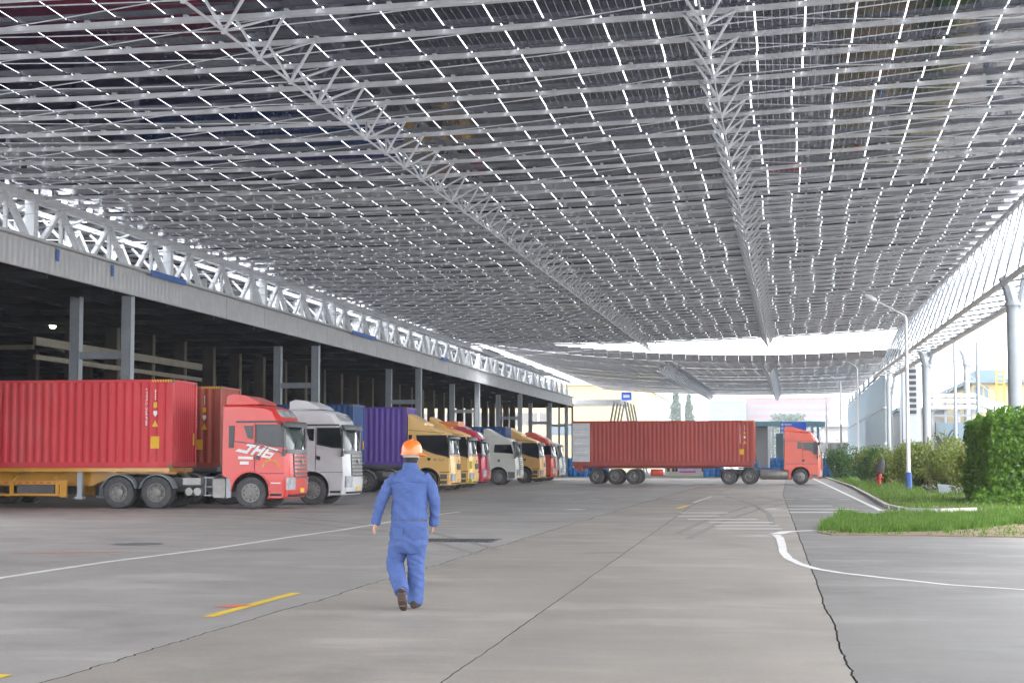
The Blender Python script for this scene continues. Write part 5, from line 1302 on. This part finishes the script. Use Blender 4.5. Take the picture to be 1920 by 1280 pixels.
# jacket
b = MB()
loft(b, [((-.005, 0, .915), .178, .128), ((-.005, 0, .95), .192, .145), ((-.005, 0, 1.04), .182, .145), ((0, 0, 1.16), .184, .14), ((0, -.005, 1.28), .196, .138), ((0, -.01, 1.355), .205, .12), ((0, -.005, 1.41), .16, .10), ((0, .0, 1.455), .095, .082)], 22)
loft(b, [((0, 0, 1.43), .09, .08), ((.003, .008, 1.51), .074, .075)], 18)
ARM = {1: [(.150, -.005, 1.395), (.215, .0, 1.30), (.255, .01, 1.17), (.258, .06, 1.04), (.236, .105, .872)], -1: [(-.150, -.005, 1.395), (-.225, -.01, 1.30), (-.285, -.03, 1.17), (-.335, -.02, 1.04), (-.366, .0, .890)]}
for s in (1, -1):
    P_ = ARM[s]; loft(b, [(P_[0], .055, .05, (0, 1, 0)), (P_[1], .066, .058, (0, 1, 0)), (P_[2], .062, .053, (0, 1, 0)), (P_[3], .058, .048, (0, 1, 0)), (P_[4], .052, .043, (0, 1, 0))], 16)
fuse(b, 'jacket', M['coverall'], man, .010, 5, folds(.012, .004))
b = MB(); loft(b, [((.0, .0, 1.47), .088, .082), ((.003, .006, 1.53), .078, .076)], 20); fuse(b, 'collar', M['coverall'], man, .008, 2)
b = MB()   # yoke seam
b.tube([(-.19 + .38 * i / 12, -.112 - .028 * math.sin(math.pi * i / 12), 1.325 + .012 * math.sin(math.pi * i / 12)) for i in range(13)], .005, 4); b.build('yoke_seam', M['coverall'], man)
# trousers
b = MB()
loft(b, [((-.005, 0, .97), .165, .12), ((-.005, -.005, .90), .185, .135), ((-.005, -.01, .80), .195, .15), ((-.005, -.01, .68), .185, .145), ((-.01, .0, .60), .15, .12)], 22)
loft(b, [((.075, -.01, .84), .105, .13), ((.068, .01, .66), .100, .110), ((.056, .055, .46), .084, .092), ((.058, .055, .28), .080, .084), ((.052, .05, .11), .074, .080), ((.048, .045, .055), .07, .078)], 18)
loft(b, [((-.09, -.01, .84), .105, .13), ((-.122, .015, .66), .100, .110), ((-.165, .04, .49), .086, .095), ((-.130, -.06, .37), .082, .088), ((-.075, -.17, .265), .076, .082), ((-.042, -.24, .20), .070, .076)], 18)
fuse(b, 'trousers', M['coverall'], man, .010, 5, folds(.013, .004))
MB().tube([(-.195, -.03, .94), (-.16, -.09, .935), (-.06, -.135, .93), (.06, -.135, .93), (.155, -.09, .935), (.19, -.03, .94)], .006, 4).build('waist_shade_line', M['chassis'], man)  # dark line paints the shade where the jacket hem meets the trousers
for s in (-1, 1): MB().box(s * .095 - .05, s * .095 + .05, -.168, -.155, .74, .85).build('back_pocket', M['coverall'], man)
# boots
b = MB(); loft(b, [((.048, -.045, .05), .038, .04, (1, 0, 0)), ((.048, .0, .055), .046, .05), ((.052, .09, .045), .05, .04), ((.055, .17, .035), .044, .028), ((.056, .20, .03), .03, .02)], 14)
fuse(b, 'boot', M['boot'], man, .007, 2)
b = MB(); loft(b, [((-.035, -.275, .225), .036, .03), ((-.03, -.30, .17), .045, .036), ((-.022, -.285, .10), .05, .04), ((-.02, -.25, .04), .045, .036), ((-.02, -.225, .015), .035, .024)], 14)
o = fuse(b, 'boot', M['boot'], man, .007, 2)
b = MB()
for i in range(6): z = .05 + i * .03; b.box(-.058 + .006 * (i == 0), .014, -.345 + .01 * abs(i - 3), -.325, z, z + .018)
b.build('boot_tread', mat('worn_sole', (.09, .05, .035), .8), man)
# hard hat
hc = (HX, .02); b = MB(); prof = [(.118, 1.628), (.117, 1.65), (.113, 1.69), (.100, 1.728), (.076, 1.756), (.04, 1.774), (0, 1.779)]
vs = []; n = 28
for (r_, z) in prof:
    for k in range(n): t = 2 * math.pi * k / n; vs.append((hc[0] + r_ * .95 * math.cos(t), hc[1] + r_ * 1.12 * math.sin(t), z))
b.add(vs, [(i * n + k, i * n + (k + 1) % n, (i + 1) * n + (k + 1) % n, (i + 1) * n + k) for i in range(len(prof) - 1) for k in range(n)])
hat = b.build('hard_hat', M['helmet'], man, 50)
b = MB(); vs = []
for k in range(n):
    t = 2 * math.pi * k / n; ex = .008 + .05 * max(0, math.cos(t - R(40))) ** 2
    vs += [(hc[0] + .108 * math.cos(t), hc[1] + .128 * math.sin(t), 1.640), (hc[0] + (.112 + ex) * math.cos(t), hc[1] + (.132 + ex) * math.sin(t), 1.625 - ex * .35), (hc[0] + (.110 + ex) * math.cos(t), hc[1] + (.130 + ex) * math.sin(t), 1.618 - ex * .35), (hc[0] + .104 * math.cos(t), hc[1] + .124 * math.sin(t), 1.628)]
b.add(vs, [(4 * k + i, 4 * ((k + 1) % n) + i, 4 * ((k + 1) % n) + (i + 1) % 4, 4 * k + (i + 1) % 4) for k in range(n) for i in range(4)])
b.build('brim', M['helmet'], hat, 50)
b = MB(); b.tube([(hc[0], hc[1] - .128 * math.cos(R(a)), 1.64 + .142 * math.sin(R(a))) for a in range(10, 171, 16)], .008, 6); b.build('crown_ridge', M['helmet'], hat, 50)
b = MB(); vs = []
for k in range(13):
    t = R(180 + k * 13); vs += [(hc[0] + .094 * math.cos(t), hc[1] + .112 * math.sin(t), 1.59), (hc[0] + .096 * math.cos(t), hc[1] + .114 * math.sin(t), 1.625)]
b.add(vs, [(2 * k, 2 * k + 2, 2 * k + 3, 2 * k + 1) for k in range(12)]); b.build('head_strap', M['strap'], hat)

# ---------------------------------------------------------------- hazy air
hz_m = bpy.data.materials.new('haze_air'); hz_m.use_nodes = True; nt = hz_m.node_tree; nt.nodes.remove(nt.nodes['Principled BSDF'])
vol = nt.nodes.new('ShaderNodeVolumePrincipled'); vol.inputs['Color'].default_value = (.93, .95, 1, 1); vol.inputs['Density'].default_value = .0003
nt.links.new(vol.outputs[0], nt.nodes['Material Output'].inputs['Volume'])
MB().box(-950, 950, -80, 2600, -1.1, 56).build('haze', hz_m, None, kind='stuff')
